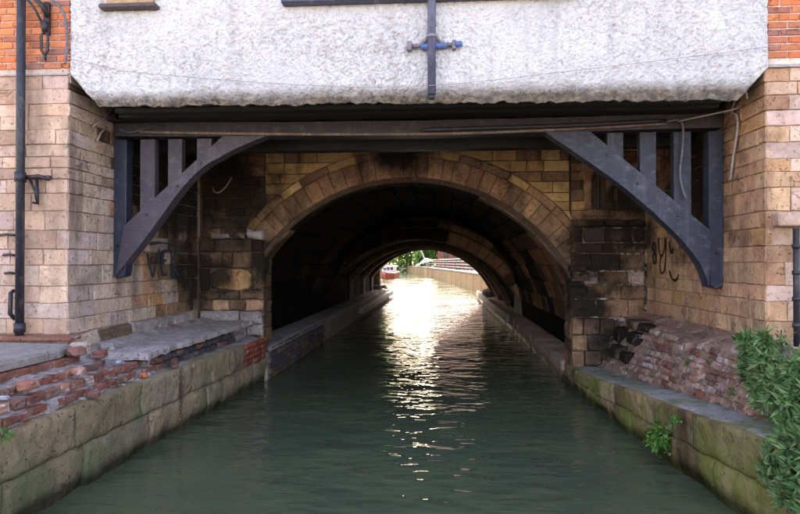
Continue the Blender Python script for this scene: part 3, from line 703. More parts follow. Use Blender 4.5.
# ------------------------------------------------------------------ timber brackets
def bracket(label, post, up, low, slats, mats, bolts, tip):
    cx = (post[0]+post[1])/2
    t_ = thing('timber_bracket', label, 'bracket', (cx, 6.97, 1.65), 'timber brackets under the jetty')
    out = [(post[0], post[2]+.05), (post[0]*.6+post[1]*.4, post[2]), (post[1]-.02, post[2]+.02), (post[1], post[2]+.12), (post[1], 3.36), (post[0], 3.36)]
    ob('post', prism_mesh('post', out, .16, .008, back=True), mats[0], t_, T((0, 6.895, 0)))
    pts = smooth_path([(x, 0, z) for x, z in low], 6)
    lo = [(p.x, p.z) for p in pts]
    def brace_mesh():
        n = len(lo); v = []; f = []
        for i, (x, z) in enumerate(lo):
            k = i/(n-1); ux = up[0][0]+(up[1][0]-up[0][0])*k; uz = up[0][1]+(up[1][1]-up[0][1])*k
            x += .006*noise.noise(Vector((i*.9, 3, post[0]))); z += .006*noise.noise(Vector((i*.9, 8, post[0]))); ux += .004*noise.noise(Vector((i*.9, 1, 4)))
            v += [(x, 6.86, z), (ux, 6.86, uz), (ux, 7.04, uz), (x, 7.04, z)]
        s = 1 if lo[-1][0] > lo[0][0] else -1
        for i in range(n-1):
            for k in range(4): f.append((i*4+k, i*4+4+k, i*4+4+(k+1) % 4, i*4+(k+1) % 4)[::s])
        f += [(0, 1, 2, 3)[::s], ((n-1)*4+3, (n-1)*4+2, (n-1)*4+1, (n-1)*4)[::s]]
        return mesh('brace', v, f)
    ob('brace', brace_mesh(), mats[1], t_)
    for (a_, b_) in slats:
        def uz(x):
            k = (x-up[0][0])/(up[1][0]-up[0][0]); return up[0][1]+(up[1][1]-up[0][1])*k - .02
        za, zb = uz(a_), uz(b_)
        ob('slat', prism_mesh('slat', [(a_, za), (b_, zb), (b_, 3.36), (a_, 3.36)], .10, .005, back=True), mats[2], t_, T((0, 6.90, 0)))
    for (x, z) in bolts:
        ob('bolt', prism_mesh('bolt', [(.018*math.cos(q), .018*math.sin(q)) for q in [math.pi*i/3 for i in range(6)]], .03, .004), 'iron_black', t_, T((x, 6.845, z)))
    return t_
bracket('lilac-grey timber bracket with navy post, fixed to the pale stone abutment', (-3.895, -3.74, 1.71), [(-3.745, 2.33), (-2.55, 3.375)],
        [(-3.85, 1.73), (-3.47, 2.2), (-2.94, 2.88), (-2.53, 3.16), (-2.03, 3.375)], [(-3.57, -3.39), (-3.23, -3.06), (-2.88, -2.70)], ('paint_navy', 'paint_lilac', 'paint_lilac'),
        [(-3.47, 2.46), (-3.1, 2.80), (-2.82, 3.06), (-3.84, 2.1)], 1)
bracket('blue-grey timber bracket with cable hanging over its slats, by the ochre stone', (2.98, 3.135, 1.60), [(2.99, 2.24), (1.67, 3.37)],
        [(2.96, 1.62), (2.86, 1.89), (2.58, 2.24), (2.11, 2.68), (1.65, 3.03), (1.17, 3.37)], [(2.60, 2.79), (2.23, 2.41), (1.87, 2.05)], ('paint_blue', 'paint_blue', 'paint_blue'),
        [(2.62, 2.42), (2.2, 2.78), (1.86, 3.1), (3.05, 2.0)], -1)

# ------------------------------------------------------------------ pipes, cables, fittings
dp = thing('drainpipe', 'tall black iron drainpipe running down the pale stone and orange brick', 'drainpipe', (-4.35, 5.93, 1.13))
tube('pipe', [(-4.35, 5.93, 1.13), (-4.35, 5.93, 5.6)], .042, 'pipe_grey', dp, 14)
for z in (1.22, 2.78, 4.95): tube('collar', [(-4.35, 5.93, z-.05), (-4.35, 5.93, z+.05)], .055, 'pipe_grey', dp, 14)
br2 = box('wall_bracket', (-4.36, -4.05, 5.95, 6.0, 2.76, 2.80), 'iron_black', dp, bev=.012)
tube('brace', [(-4.28, 5.97, 2.77), (-4.22, 5.97, 2.64), (-4.20, 5.97, 2.55)], .013, 'iron_black', dp, 6)
tube('hook', [(-4.20, 5.97, 2.77), (-4.19, 5.97, 2.50), (-4.24, 5.97, 2.52)], .016, 'iron_black', dp, 6)
tube('bracket_arm', [(-4.34, 5.97, 2.78), (-4.16, 5.94, 2.79), (-4.06, 5.97, 2.76)], .022, 'iron_black', dp, 6)
for z, L, lab in ((2.18, .22, 'longest and topmost black iron hook in the stone beside the drainpipe'), (1.97, .16, 'middle black iron hook of three in the stone beside the drainpipe'), (1.78, .14, 'lowest black iron hook of three in the stone beside the drainpipe')):
    o = tube('wall_hook', [(-4.44-L, 6.02, z), (-4.42-L*.5, 5.97, z+.01), (-4.44, 5.97, z)], .014, 'iron_black', None, 6, label=lab, cat='hook', group='hooks by the drainpipe')
tube('hanging_bar', [(-4.46, 6.0, 1.60), (-4.47, 5.96, 1.58), (-4.48, 5.965, 1.36), (-4.45, 6.0, 1.30)], .022, 'iron_black', None, 6, label='short thick iron strap on the stone left beside the drainpipe foot', cat='iron strap')

cp = thing('downpipe', 'slate-blue downpipe ending on the white roughcast wall with a blue clamp', 'downpipe', (-.09, 5.90, 3.55))
tube('pipe', [(-.09, 5.90, 3.55), (-.09, 5.90, 5.6)], .042, 'pipe_blue', cp, 14)
tube('collar', [(-.09, 5.90, 4.105), (-.09, 5.90, 4.135)], .054, 'clip_grey', cp, 14)
tube('outlet', [(-.09, 5.90, 3.545), (-.09, 5.91, 3.50)], [.035, .028], 'iron_black', cp, 10)
tube('clamp_bar', [(-.20, 5.94, 4.035), (.06, 5.94, 4.045)], .030, 'plastic_blue', cp, 10)
tube('bracket_arm', [(-.30, 5.95, 4.05), (-.22, 5.93, 4.045), (-.16, 5.93, 4.09), (-.12, 5.89, 4.12)], .020, 'clip_grey', cp, 8)
tube('bracket_arm', [(.14, 5.95, 4.05), (.04, 5.93, 4.055), (-.02, 5.93, 4.09), (-.06, 5.89, 4.12)], .020, 'clip_grey', cp, 8)
box('fixing_plate', (-.335, -.285, 5.91, 5.975, 4.0, 4.09), 'clip_grey', cp); box('fixing_plate', (.11, .15, 5.91, 5.975, 4.0, 4.09), 'clip_grey', cp)
tube('clamp_end', [(.14, 5.93, 4.05), (.21, 5.93, 4.055)], [.034, .024], 'plastic_blue', cp, 8)

rp_ = thing('drainpipe', 'narrow black pipe with raised joints under the stone lintel, behind the shrub', 'drainpipe', (3.36, 5.93, 1.1))
tube('pipe', [(3.36, 5.93, 1.1), (3.36, 5.93, 2.22)], .028, 'iron_black', rp_, 12)
for z in (1.3, 1.55, 1.8, 2.05): tube('collar', [(3.36, 5.93, z-.02), (3.36, 5.93, z+.02)], .038, 'iron_black', rp_, 12)

lb = thing('iron_wall_bracket', 'black iron bracket with turnbuckle strap on the orange bricks by the drainpipe', 'bracket', (-4.12, 5.98, 4.05))
tube('strut', [(-4.34, 5.86, 4.72), (-4.20, 5.93, 4.52), (-4.13, 5.97, 4.36)], .014, 'iron_black', lb, 6)
tube('strut', [(-4.22, 5.86, 4.68), (-4.12, 5.93, 4.55), (-4.09, 5.97, 4.46)], .026, 'iron_black', lb, 6)
box('wall_plate', (-4.145, -4.085, 5.975, 6.02, 4.28, 4.62), 'iron_black', lb)
tube('clevis', [(-4.115, 5.96, 4.40), (-4.115, 5.96, 4.30)], [.04, .03], 'iron_black', lb, 8)
for s_ in (-1, 1): tube('turnbuckle_side', [(-4.115, 5.96, 4.31), (-4.115+s_*.035, 5.96, 4.26), (-4.115+s_*.035, 5.96, 4.10), (-4.115, 5.96, 4.05)], .013, 'iron_black', lb, 6)
tube('tail', [(-4.115, 5.96, 4.06), (-4.115, 5.98, 4.0)], [.02, .008], 'iron_black', lb, 6)
tube('cable', [(-4.09, 5.95, 4.66), (-4.0, 5.90, 4.60), (-3.92, 5.93, 4.52), (-3.885, 5.95, 4.42), (-3.87, 5.96, 4.2), (-3.885, 5.95, 3.95)], .013, 'cable_grey', None, 6, 6, label='grey cable curving down the edge where orange brick meets roughcast', cat='cable')
tube('wire', [(-3.86, 5.945, 4.01), (-3.4, 5.93, 3.90), (-3.11, 5.93, 3.84), (-1.43, 5.93, 3.68), (-.11, 5.84, 3.62), (1.56, 5.93, 3.79), (3.15, 5.93, 3.955), (3.8, 5.95, 4.03)], .0032, 'cable_pale', None, 5, 8, label='thin sagging wire strung along the white roughcast wall', cat='wire')
tube('conduit', [(-3.55, 6.845, 3.435), (-2.6, 6.845, 3.405), (-1, 6.845, 3.37), (.3, 6.845, 3.365), (1.6, 6.845, 3.40), (2.5, 6.845, 3.44)], .019, 'conduit', None, 8, 5, label='rusty pale-streaked conduit along the foot of the main beam', cat='conduit')
tube('conduit', [(-.2, 6.80, 3.40), (1.4, 6.80, 3.425), (2.48, 6.80, 3.465)], .024, 'iron_black', None, 8, 5, label='black pipe along the main beam towards the blue-grey bracket', cat='pipe')
tube('cable', [(2.48, 6.82, 3.45), (2.62, 6.82, 3.47), (2.68, 6.85, 3.40), (2.68, 6.85, 3.2), (2.65, 6.85, 2.9), (2.67, 6.84, 2.72), (2.71, 6.84, 2.60)], .012, 'cable_grey', None, 6, 6, label='grey cable hanging down over the blue-grey slats', cat='cable')
tube('cable', [(2.62, 6.84, 3.46), (2.9, 6.6, 3.48), (3.10, 6.5, 3.51), (3.10, 6.42, 3.53)], .009, 'cable_pale', None, 6, 6, label='thin pale cable from the beam end to the ochre abutment corner', cat='cable')
tube('cable', [(3.10, 6.66, 2.78), (3.10, 6.6, 3.0), (3.10, 6.5, 3.3), (3.10, 6.52, 3.44), (3.10, 6.62, 3.50), (3.09, 6.50, 3.62), (3.08, 6.32, 3.66), (3.09, 6.28, 3.55)], .014, 'cable_pale', None, 6, 6, label='thick pale looped cable hanging on the ochre stone return', cat='cable')
tube('cable', [(-3.86, 6.40, 3.40), (-3.86, 6.6, 3.53), (-3.86, 6.82, 3.67)], .010, 'cable_pale', None, 6, label='pale cable stub slanting up the pale return wall to the beam', cat='cable')
tube('cable', [(-3.86, 6.49, 3.26), (-3.86, 6.56, 3.36), (-3.86, 6.68, 3.46)], .012, 'cable_pale', None, 6, label='short pale conduit stub beneath the slanting cable on the return wall', cat='cable')
tube('hanging_cable', [(-3.69, 9.5, 3.12), (-3.62, 9.36, 3.03), (-3.53, 9.34, 3.01), (-3.43, 9.36, 3.10), (-3.38, 9.5, 3.27)], .012, 'cable_pale', None, 6, 6, label='pale loop of cable hanging on the sooty wall above the broken corbel', cat='cable')
tube('tie_wire', [(-3.80, 6.84, 3.47), (-3.66, 6.84, 3.43), (-3.5, 6.85, 3.47), (-3.42, 6.86, 3.50)], .008, 'cable_grey', None, 5, 5, label='twisted grey wire at the beam end above the navy post', cat='wire')

# ------------------------------------------------------------------ left quay
ql = thing('quay_wall', 'weathered stone quay wall carrying broken red brick courses', 'quay wall', (-3.1, 5.5, -.6))
def quay_block(parent, edge, s, y0, y1, zfa, zfb, mat, seed, back=.35, name='quay_stone', amp=.022, nu=40, nv=12, ero=0.0):
    """block of a quay: front face follows edge(y); s=+1 faces +X"""
    g = .008; v = []; f = []
    def P(u, w):
        y = y0+g + (y1-y0-2*g)*u
        za, zb = zfa(y)+g*.6, zfb(y)-g*.6
        z = za+(zb-za)*w
        du = min(u, 1-u)*(y1-y0); dw = min(w, 1-w)*(zb-za); e_ = max(0, 1-min(du, dw)/.035)
        d = amp*fb(y*2.1, z*2.6, seed, 4) - .016*e_*max(0, .6+1.6*noise.noise(Vector((y*7, z*7, seed+5)))) + .010*noise.noise(Vector((y*11, z*11, seed))) + .006*noise.noise(Vector((y*26, z*26, seed)))
        if ero: d -= ero*max(0, 1-(z+.05)/.22)*(.5+.8*fb(y*1.7, 0, seed+3, 3))
        return (edge(y) + s*d, y, z + .006*noise.noise(Vector((y*6, z*6, seed+9))))
    for j in range(nv+1):
        for i in range(nu+1): v.append(P(i/nu, j/nv))
    for j in range(nv):
        for i in range(nu):
            q = (j*(nu+1)+i, j*(nu+1)+i+1, (j+1)*(nu+1)+i+1, (j+1)*(nu+1)+i); f.append(q if s > 0 else q[::-1])
    def strip(ids):
        k = len(v)
        for q in ids: x, y, z = v[q]; v.append((x-s*back, y, z - (.0)))
        for i in range(len(ids)-1):
            q = (ids[i], ids[i+1], k+i+1, k+i); f.append(q if s > 0 else q[::-1])
    top = [nv*(nu+1)+i for i in range(nu+1)]; bot = [i for i in range(nu, -1, -1)]
    strip(top); strip(bot); strip([j*(nu+1)+nu for j in range(nv+1)][::1][::-1][::-1][::-1]); strip([j*(nu+1) for j in range(nv+1)])
    return ob(name, mesh(name, v, f, True), mat, parent)
K = lambda z: (lambda y: z)
box('core', (-3.9, -3.2, -6, 9.6, -.6, .66), 'mortar_dark', ql)
for z0, z1, off, last in ((-.55, .36, 0, 9.5), (.36, .70, .45, 8.05)):
    y = -4.0+off
    while y < last:
        L = random.uniform(.85, 1.35) if y < 6.3 else random.uniform(.5, .75)
        if last-(y+L) < .4: L = last-y
        quay_block(ql, left_edge, 1, y, y+L, K(z0), K(z1), 'quay', y*3.7+z1, ero=.10 if z0 < 0 else 0); y += L
quay_block(ql, left_edge, 1, 8.05, 8.55, K(.36), K(.70), 'quay', 77, amp=.05)
# patch of red brick near the arch
for k, (z0, z1) in enumerate(((.365, .44), (.45, .525), (.535, .61), (.62, .69))):
    y = 8.56 + .05*(k % 2)
    while y < 9.42:
        L = random.uniform(.16, .23); quay_block(ql, left_edge, 1, y, min(y+L, 9.48), K(z0), K(z1), 'brick_red', y*9+z0, back=.12, name='brick', amp=.05, nu=4, nv=2); y += L
# top dressing of mortar and dirt
def ltop(u, v):
    y = -4 + 13.45*v; e_ = left_edge(y) + .0
    x = e_ - .03 - (.98+e_+2.9)*u
    return (x, y, .705 + .02*fb(x*5, y*5, 2, 4) - .03*max(0, 1-u*6))
grid_obj('top_dressing', 16, 200, ltop, 'ledge', ql, flip=True)
# stepped broken brick courses
def bricks_row(parent, xf, y0, y1, z0, mat, miss=.0, h=.074, dx=0, name='brick', D=.11):
    y = y0
    while y < y1-.05:
        L = min(random.uniform(.13, .22), y1-y)
        if random.random() > miss:
            me = stone_mesh(L-.012, h-.012, D, .007, .007)
            ob(name, me, mat() if callable(mat) else mat, parent, T((xf(y+L/2)+random.uniform(-.012, .012), y+L/2, z0+h/2)) @ RZ(90+random.uniform(-3, 3)))
        y += L
lr = thing('brick_ledge', 'crumbling stepped ledge of old red bricks under a cracked grey slab', 'brick ledge', (-3.4, 5.5, .70))
red = lambda: random.choice(('brick_old', 'brick_old', 'brick_wash', 'brick_old', 'brick_old', 'brick_old'))
bricks_row(lr, lambda y: -3.10, 3.2, 6.35, .715, red, .06)
bricks_row(lr, lambda y: -3.17, 3.2, 6.25, .789, red, .08)
bricks_row(lr, lambda y: -3.30, 3.2, 5.75, .863, red, .12)
bricks_row(lr, lambda y: -3.46, 3.2, 5.55, .940, red, .1)
dk = lambda: random.choice(('brick_dark', 'brick_dark', 'brick_dark', 'brick_old'))
bricks_row(lr, lambda y: -3.08+.02*(y-6.3), 6.36, 8.7, .715, dk, 0)
bricks_row(lr, lambda y: -3.10+.02*(y-6.3), 6.30, 8.7, .789, dk, .04)
def fillstep(u, v):
    y = 3.0 + 6.4*v
    zt = 1.0 if y < 5.8 else .89
    prof = [(-3.115, .70), (-3.125, .776), (-3.19, .789), (-3.20, .85), (-3.32, .863), (-3.335, .928 if y < 5.8 else .875), (-3.47, .944 if y < 5.8 else .88), (-3.55, zt), (-3.95, zt)]
    k = u*(len(prof)-1); i = min(int(k), len(prof)-2); q = k-i
    x = prof[i][0]+(prof[i+1][0]-prof[i][0])*q; z = prof[i][1]+(prof[i+1][1]-prof[i][1])*q
    return (x+.022*fb(y*6, z*9, 1, 4), y, z+.020*fb(x*8, y*6, 4, 4))
grid_obj('mortar_bed', 40, 160, fillstep, 'ledge', lr, flip=True)
# recess ledge: broken slab surface over the dark bricks
def recess(u, v):
    y = 6.05+3.40*v; jag = .05*fb(y*3.2, 1, 1, 4)
    x = -3.04 + .02*(y-6) + jag - (.84+jag)*max(0, u-.06)/.94
    z = .955 + .015*fb(x*6, y*6, 9, 4) + .05*max(0, (u-.75)/.25) + .004*(y-6)
    if u < .06: z -= .065*(1-u/.06)
    if y < 6.3: z -= .05*(6.3-y)
    if v < .02: z -= .07*(1-v/.02)
    return (x, y, z)
grid_obj('ledge_top', 34, 150, recess, 'ledge', lr, flip=True)
# cracked slab and loose lumps
def rough_lump(name, cx, cy, cz, sx, sy, sz, mat, seed, parent=None, sub=2, flat=.6, amp=.25, **k):
    import bmesh
    bm = bmesh.new(); bmesh.ops.create_cube(bm, size=2)
    bmesh.ops.bevel(bm, geom=list(bm.edges), offset=.35, segments=1, affect='EDGES')
    bmesh.ops.subdivide_edges(bm, edges=list(bm.edges), cuts=1, use_grid_fill=True)
    for w in bm.verts:
        d = 1 + amp*fb(w.co.x*.9+seed, w.co.y*.9, w.co.z*.9, 3); w.co = Vector((w.co.x*sx*d, w.co.y*sy*d, w.co.z*sz*d))
    me = bpy.data.meshes.new(name); bm.to_mesh(me); bm.free()
    return ob(name, me, mat, parent, T((cx, cy, cz)) @ Matrix.Rotation(seed*1.3, 4, 'Z'), **k)
def slab_obj(name, pts, z0, z1, mat, parent, n=3, **k):
    rr_ = []
    for i, p in enumerate(pts):
        q = pts[(i+1) % len(pts)]
        for j in range(n):
            w = j/n; rr_.append((p[0]+(q[0]-p[0])*w + random.uniform(-.015, .015), p[1]+(q[1]-p[1])*w + random.uniform(-.015, .015)))
    m_ = len(rr_); cx = sum(p[0] for p in rr_)/m_; cy = sum(p[1] for p in rr_)/m_
    ins = lambda p: (p[0]+(cx-p[0])*.04, p[1]+(cy-p[1])*.04)
    v = [(x, y, z0) for x, y in rr_] + [(x, y, z1-.02+random.uniform(-.006, .006)) for x, y in rr_] + [(*ins(p), z1+random.uniform(-.006, .006)) for p in rr_]
    f = [tuple(range(2*m_, 3*m_))]
    for i in range(m_):
        j = (i+1) % m_; f += [(i, j, m_+j, m_+i), (m_+i, m_+j, 2*m_+j, 2*m_+i)]
    return ob(name, mesh(name, v, f), mat, parent, **k)
slab_obj('paving_slab', [(-3.52, 4.35), (-3.48, 5.30), (-3.60, 5.62), (-4.9, 5.78), (-5.0, 4.2)], 1.02, 1.10, 'slab', None, label='cracked grey paving slab lying on the red brick courses', cat='slab')
slab_obj('paving_slab', [(-3.50, 3.0), (-3.49, 4.31), (-5.0, 4.16), (-5.0, 3.0)], 1.02, 1.095, 'slab', None, label='grey paving slab ahead of the cracked one, on the brick courses', cat='slab')
box('tile_edge', (-4.9, -3.72, 5.80, 6.0, 1.10, 1.135), 'brick_old', lr, bev=.01, jit=.006)
for i, (x, y, z, s_, m_, lab, cat) in enumerate([
    (-3.42, 5.44, 1.06, .075, 'brick_old', 'rounded lump of red brick beside the cracked slab', 'brick lump'),
    (-3.36, 5.72, .99, .07, 'brick_old', 'half buried red brick piece between slab and pale stone corner', 'brick lump'),
    (-3.66, 5.88, 1.02, .12, 'stone_return', 'broken buff stone chunk at the foot of the abutment corner', 'stone chunk'),
    (-3.60, 6.25, .99, .09, 'ledge', 'grey stone lump lying on the recess ledge', 'stone chunk'),
    (-3.22, 5.15, .93, .06, 'brick_wash', 'washed-out brick fragment lying on the stepped courses', 'brick lump'),
    (-3.02, 5.05, .745, .05, 'brick_old', 'small red brick bat on the quay edge', 'brick lump'),
    (-3.06, 6.0, .735, .040, 'brick', 'bright orange brick bat on the quay edge', 'brick lump'),
    (-3.25, 4.5, .93, .06, 'brick', 'orange brick lump resting in a gap of the stepped courses', 'brick lump')]):
    rough_lump('rubble_lump', x, y, z, s_, s_*.8, s_*.55, m_, i*2.7+1, label=lab, cat=cat, group='loose rubble on the ledge')
for i in range(22):
    y = random.uniform(3.8, 6.2); row_ = random.choice(((-3.03, .735), (-3.22, .90), (-3.36, .985), (-3.05, .735)))
    s_ = random.uniform(.012, .035)
    rough_lump('stone_chip', row_[0]+random.uniform(-.03, .03), y, row_[1]+.0, s_, s_*.7, s_*.4, (cm := random.choice(('litter', 'brick_old', 'slab'))), i*1.9, label={'litter': 'tiny whitish chip scattered over the stepped brick ledge', 'brick_old': 'tiny red brick chip scattered over the stepped brick ledge', 'slab': 'tiny mid-grey stone chip scattered over the stepped brick ledge'}[cm], cat='chip', group={'litter': 'whitish chips', 'brick_old': 'red chips', 'slab': 'grey chips'}[cm])
# chain and ring
ch = thing('mooring_chain', 'rusty mooring chain hanging from a ring down the quay to the water', 'chain', (-2.92, 6.53, 0))
def link_mesh():
    pts = [(.013*math.cos(q), 0, .026*math.sin(q)) for q in [2*math.pi*i/10 for i in range(11)]]
    return tube_mesh('chain_link', pts, .005, 5, False)
lk = link_mesh()
for i in range(17):
    ob('chain_link', lk, 'rust', ch, T((left_edge(6.53)+.035+.004*math.sin(i), 6.53+.004*math.cos(i*2), .69-.042*i)) @ RZ(90*(i % 2)+20))
ob('ring', tube_mesh('ring', [(.05*math.cos(q), 0, .05*math.sin(q)) for q in [2*math.pi*i/14 for i in range(15)]], .008, 6, False), 'rust', ch, T((left_edge(6.53)-.03, 6.50, .765)) @ RZ(60))

# ------------------------------------------------------------------ right quay
qr = thing('quay_wall', 'mossy stone quay wall with green-stained coping below the rubble slope', 'quay wall', (2.4, 5.5, -.6))
rmid = lambda y: right_top(y)*.5
y = -4.0
while y < 9.9:
    L = random.uniform(.8, 1.25) if y < 6 else random.uniform(.55, .8)
    if 9.9-(y+L) < .4: L = 9.9-y
    quay_block(qr, right_edge, -1, y, y+L, K(-.55), rmid, 'quay_right', y*2.3+5, ero=.10); y += L
y = -4.5
while y < 9.6:
    L = random.uniform(.9, 1.4) if y < 6 else random.uniform(.55, .85)
    if 9.6-(y+L) < .4: L = 9.6-y
    quay_block(qr, right_edge, -1, y, y+L, rmid, right_top, 'quay_right', y*3.1+2, back=.5, amp=.03); y += L
def cope(u, v):
    y = -4+13.45*v; x = right_edge(y)+.03 + .52*u
    return (x, y, right_top(y)+.006+.018*fb(x*5, y*5, 3, 4) - .03*max(0, 1-u*7))
grid_obj('coping_top', 18, 200, cope, 'ledge_green', qr)
rs = thing('rubble_slope', 'battered slope of worn purple-red brickwork between quay coping and ochre wall', 'rubble slope', (2.8, 6.5, .5))
def slope_p(u, y):
    zt = right_top(y)
    b_ = min(2.62, right_edge(y)+.50); prof = [(b_-.05, zt-.02), (b_, zt+.05), ((b_+2.80)/2, (zt+1.0)/2+.02), (2.80, 1.0), (2.90, 1.06), (3.16, 1.13)]
    k = u*(len(prof)-1); i = min(int(k), len(prof)-2); q = k-i
    return prof[i][0]+(prof[i+1][0]-prof[i][0])*q, prof[i][1]+(prof[i+1][1]-prof[i][1])*q
def slope(u, v):
    y = -4+13.42*v; x, z = slope_p(u, y)
    c_ = noise.cell_vector(Vector((y*5.5, z*11+x*5, 0)))[0]
    w = .05*fb(x*5, y*5, z*5, 6) + .012*(c_-.5)
    return (x-w*.7, y, z+w*.7)
grid_obj('slope_face', 50, 420, slope, 'rubble', rs)
for k in range(8):
    u = .20+.055*k; y = 4.4+.09*(k % 2)
    while y < 8.2:
        L = random.uniform(.17, .23); x, z = slope_p(u, y+L/2)
        if near(x, y, z, 1.1, 6) > -.12 and random.random() < .9:
            ob('brick', stone_mesh(L-.010, .062, .08, .008, .008), random.choice(('brick_wash', 'brick_wash', 'rubble', 'brick_old')), rs,
               T((x-.020-random.uniform(0, .012), y+L/2, z+.010)) @ RZ(-90+random.uniform(-3, 3)) @ Matrix.Rotation(R(-22), 4, 'X'))
        y += L
for i, (y, u, sx, sy, sz, m_) in enumerate([(8.55, .50, .10, .17, .09, 'stone_black'), (8.85, .36, .12, .16, .10, 'stone_black'), (8.45, .33, .10, .14, .09, 'stone_black'), (8.75, .64, .14, .2, .07, 'stone_soot'), (9.15, .5, .12, .15, .12, 'stone_black'), (9.15, .3, .12, .15, .10, 'stone_soot'), (8.35, .62, .10, .16, .06, 'stone_black')]):
    x, z = slope_p(u, y); box('rubble_block', (x-sx, x+sx, y-sy, y+sy, z-sz, z+sz*.8), {'stone_black': 'stone_soot'}.get(m_, m_) if i % 2 else m_, rs, bev=.018, jit=.014)
for i in range(34):
    y = random.uniform(4.2, 6.4); u = random.uniform(.15, .5); x, z = slope_p(u, y); s_ = random.uniform(.025, .055)
    rough_lump('rubble_stone', x+.005, y, z, s_, s_*1.4, s_*.8, random.choice(('rubble', 'brick_wash', 'stone_soot', 'rubble')), i*.37, rs, amp=.3)

# pier foot stones where quay meets arch
for i, (x0_, x1_, z0_, z1_, m_) in enumerate([(2.0, 2.17, .30, .55, 'arch_stone'), (2.18, 2.42, .33, .55, 'stone_soot'), (2.0, 2.22, .56, .78, 'arch_stone'), (2.23, 2.52, .56, .78, 'stone_soot'), (2.0, 2.16, .79, 1.04, 'arch_stone'), (2.17, 2.40, .79, 1.04, 'stone_soot'), (2.41, 2.62, .79, 1.04, 'stone_soot')]):
    box('pier_foot_stone', (x0_, x1_, PF-.10-.04*random.random(), PF+.08, z0_, z1_), m_, br, bev=.016, jit=.012)

# ------------------------------------------------------------------ ledges and fenders inside the tunnel
tl = thing('tunnel_ledge', 'low dark brick ledge along the unlit side of the tunnel', 'ledge', (-3.1, 20, -.6))
box('core', (-3.6, -2.79, 9.5, 32.4, -.6, .50), 'mortar', tl)
for k in range(6):
    y = 9.55 + .11*(k % 2)
    while y < 14.0:
        L = .225; ob('brick', stone_mesh(L-.012, .073, .06, .006, .004), random.choice(('brick_dark', 'brick_dark', 'stone_soot')), tl, T((-2.76, y+L/2, .04+.085*k)) @ RZ(90)); y += L
def tledge(u, v):
    y = 9.45+22.9*v; return (-2.74-.6*u, y, .525+.02*fb(u*4, y*3, 1, 3) - .06*max(0, 1-u*9))
grid_obj('ledge_top', 14, 160, tledge, 'ledge', tl, flip=True)
tr_ = thing('tunnel_ledge', 'reddish stone block ledge along the lit side of the tunnel', 'ledge', (2.3, 20, -.6))
y = 9.9
tedge = lambda y: 1.94 + .007*(y-10)
i = 0
while y < 32:
    L = random.uniform(.7, 1.1) if y < 16 else 2.2
    quay_block(tr_, tedge, -1, y, y+L, K(-.5), K(.31), 'block_lit', y, back=.6, nu=12, nv=6); y += L; i += 1
box('core', (2.2, 2.7, 9.9, 32.4, -.6, .28), 'mortar_dark', tr_)
def tube_box(name, x0, x1, y0, y1, z0, z1, mat, **k): return box(name, (x0, x1, y0, y1, z0, z1), mat, None, bev=.02, jit=.008, **k)
tube_box('timber_fender', -2.76, -2.58, 20.0, 32.6, .16, .38, 'pale_timber', label='grey timber fender on the tunnel side with the brick ledge', cat='fender')
tube_box('timber_fender', 1.84, 1.97, 17.4, 31.6, .16, .40, 'pale_timber', label='grey timber fender on the tunnel side with the stone ledge', cat='fender')
for i, (x, y, z, s_, lab) in enumerate(((-3.0, 31.0, .60, .22, 'pale fallen block at the very end of the brick ledge'), (-3.25, 30.0, .62, .2, 'pale fallen block against the wall behind the brick ledge end'), (2.35, 29.5, .46, .25, 'larger pale fallen block towards the end of the stone ledge'), (2.25, 28.0, .44, .2, 'smaller pale fallen block further in on the stone ledge'))):
    rough_lump('fallen_block', x, y, z, s_, s_*1.3, s_*.6, 'slab', i*1.4, label=lab, cat='block', group='fallen blocks at the tunnel mouth')
ob('board', prism_mesh('board', [(-.45, 0), (.5, 0), (.42, .28), (-.36, .78)], .04, .006, back=True), 'pale_timber', None, T((2.30, 18.4, .33)) @ RZ(-84), label='pale worn board leaning by the rib above the stone ledge', cat='board')

# ------------------------------------------------------------------ plants
def leaf_cloud(name, leaves, mat, parent):
    """leaves: (base, direction, up, length, width)"""
    v = []; f = []
    for b, d, up, L, w in leaves:
        d = d.normalized(); s_ = d.cross(up)
        if s_.length < 1e-3: s_ = Vector((1, 0, 0))
        s_.normalize(); n_ = s_.cross(d)
        k = len(v)
        p = [b, b+d*L*.4+s_*w*.5+n_*w*.10, b+d*L*.4-n_*w*.08, b+d*L*.4-s_*w*.5+n_*w*.10, b+d*L-n_*L*.12]
        v += [tuple(q) for q in p]
        f += [(k, k+1, k+2), (k, k+2, k+3), (k+2, k+1, k+4), (k+3, k+2, k+4)]
    return ob(name, mesh(name, v, f), mat, parent)
def rv(): 
    while True:
        q = Vector((random.uniform(-1, 1), random.uniform(-1, 1), random.uniform(-1, 1)))
        if .05 < q.length < 1: return q
def rosette(c, ax, n, L, w, spread=.9):
    out = []
    ax = ax.normalized()
    for i in range(n):
        d = (ax*random.uniform(.1, .9) + rv().normalized()*spread)
        out.append((c+d*.01, d, ax, L*random.uniform(.4, 1.3), w*random.uniform(.6, 1.3)))
    return out
shr = thing('shrub', 'dense dark green leafy shrub spilling over the mossy quay coping', 'shrub', (2.75, 5.0, .95))
lv = []; stems = []
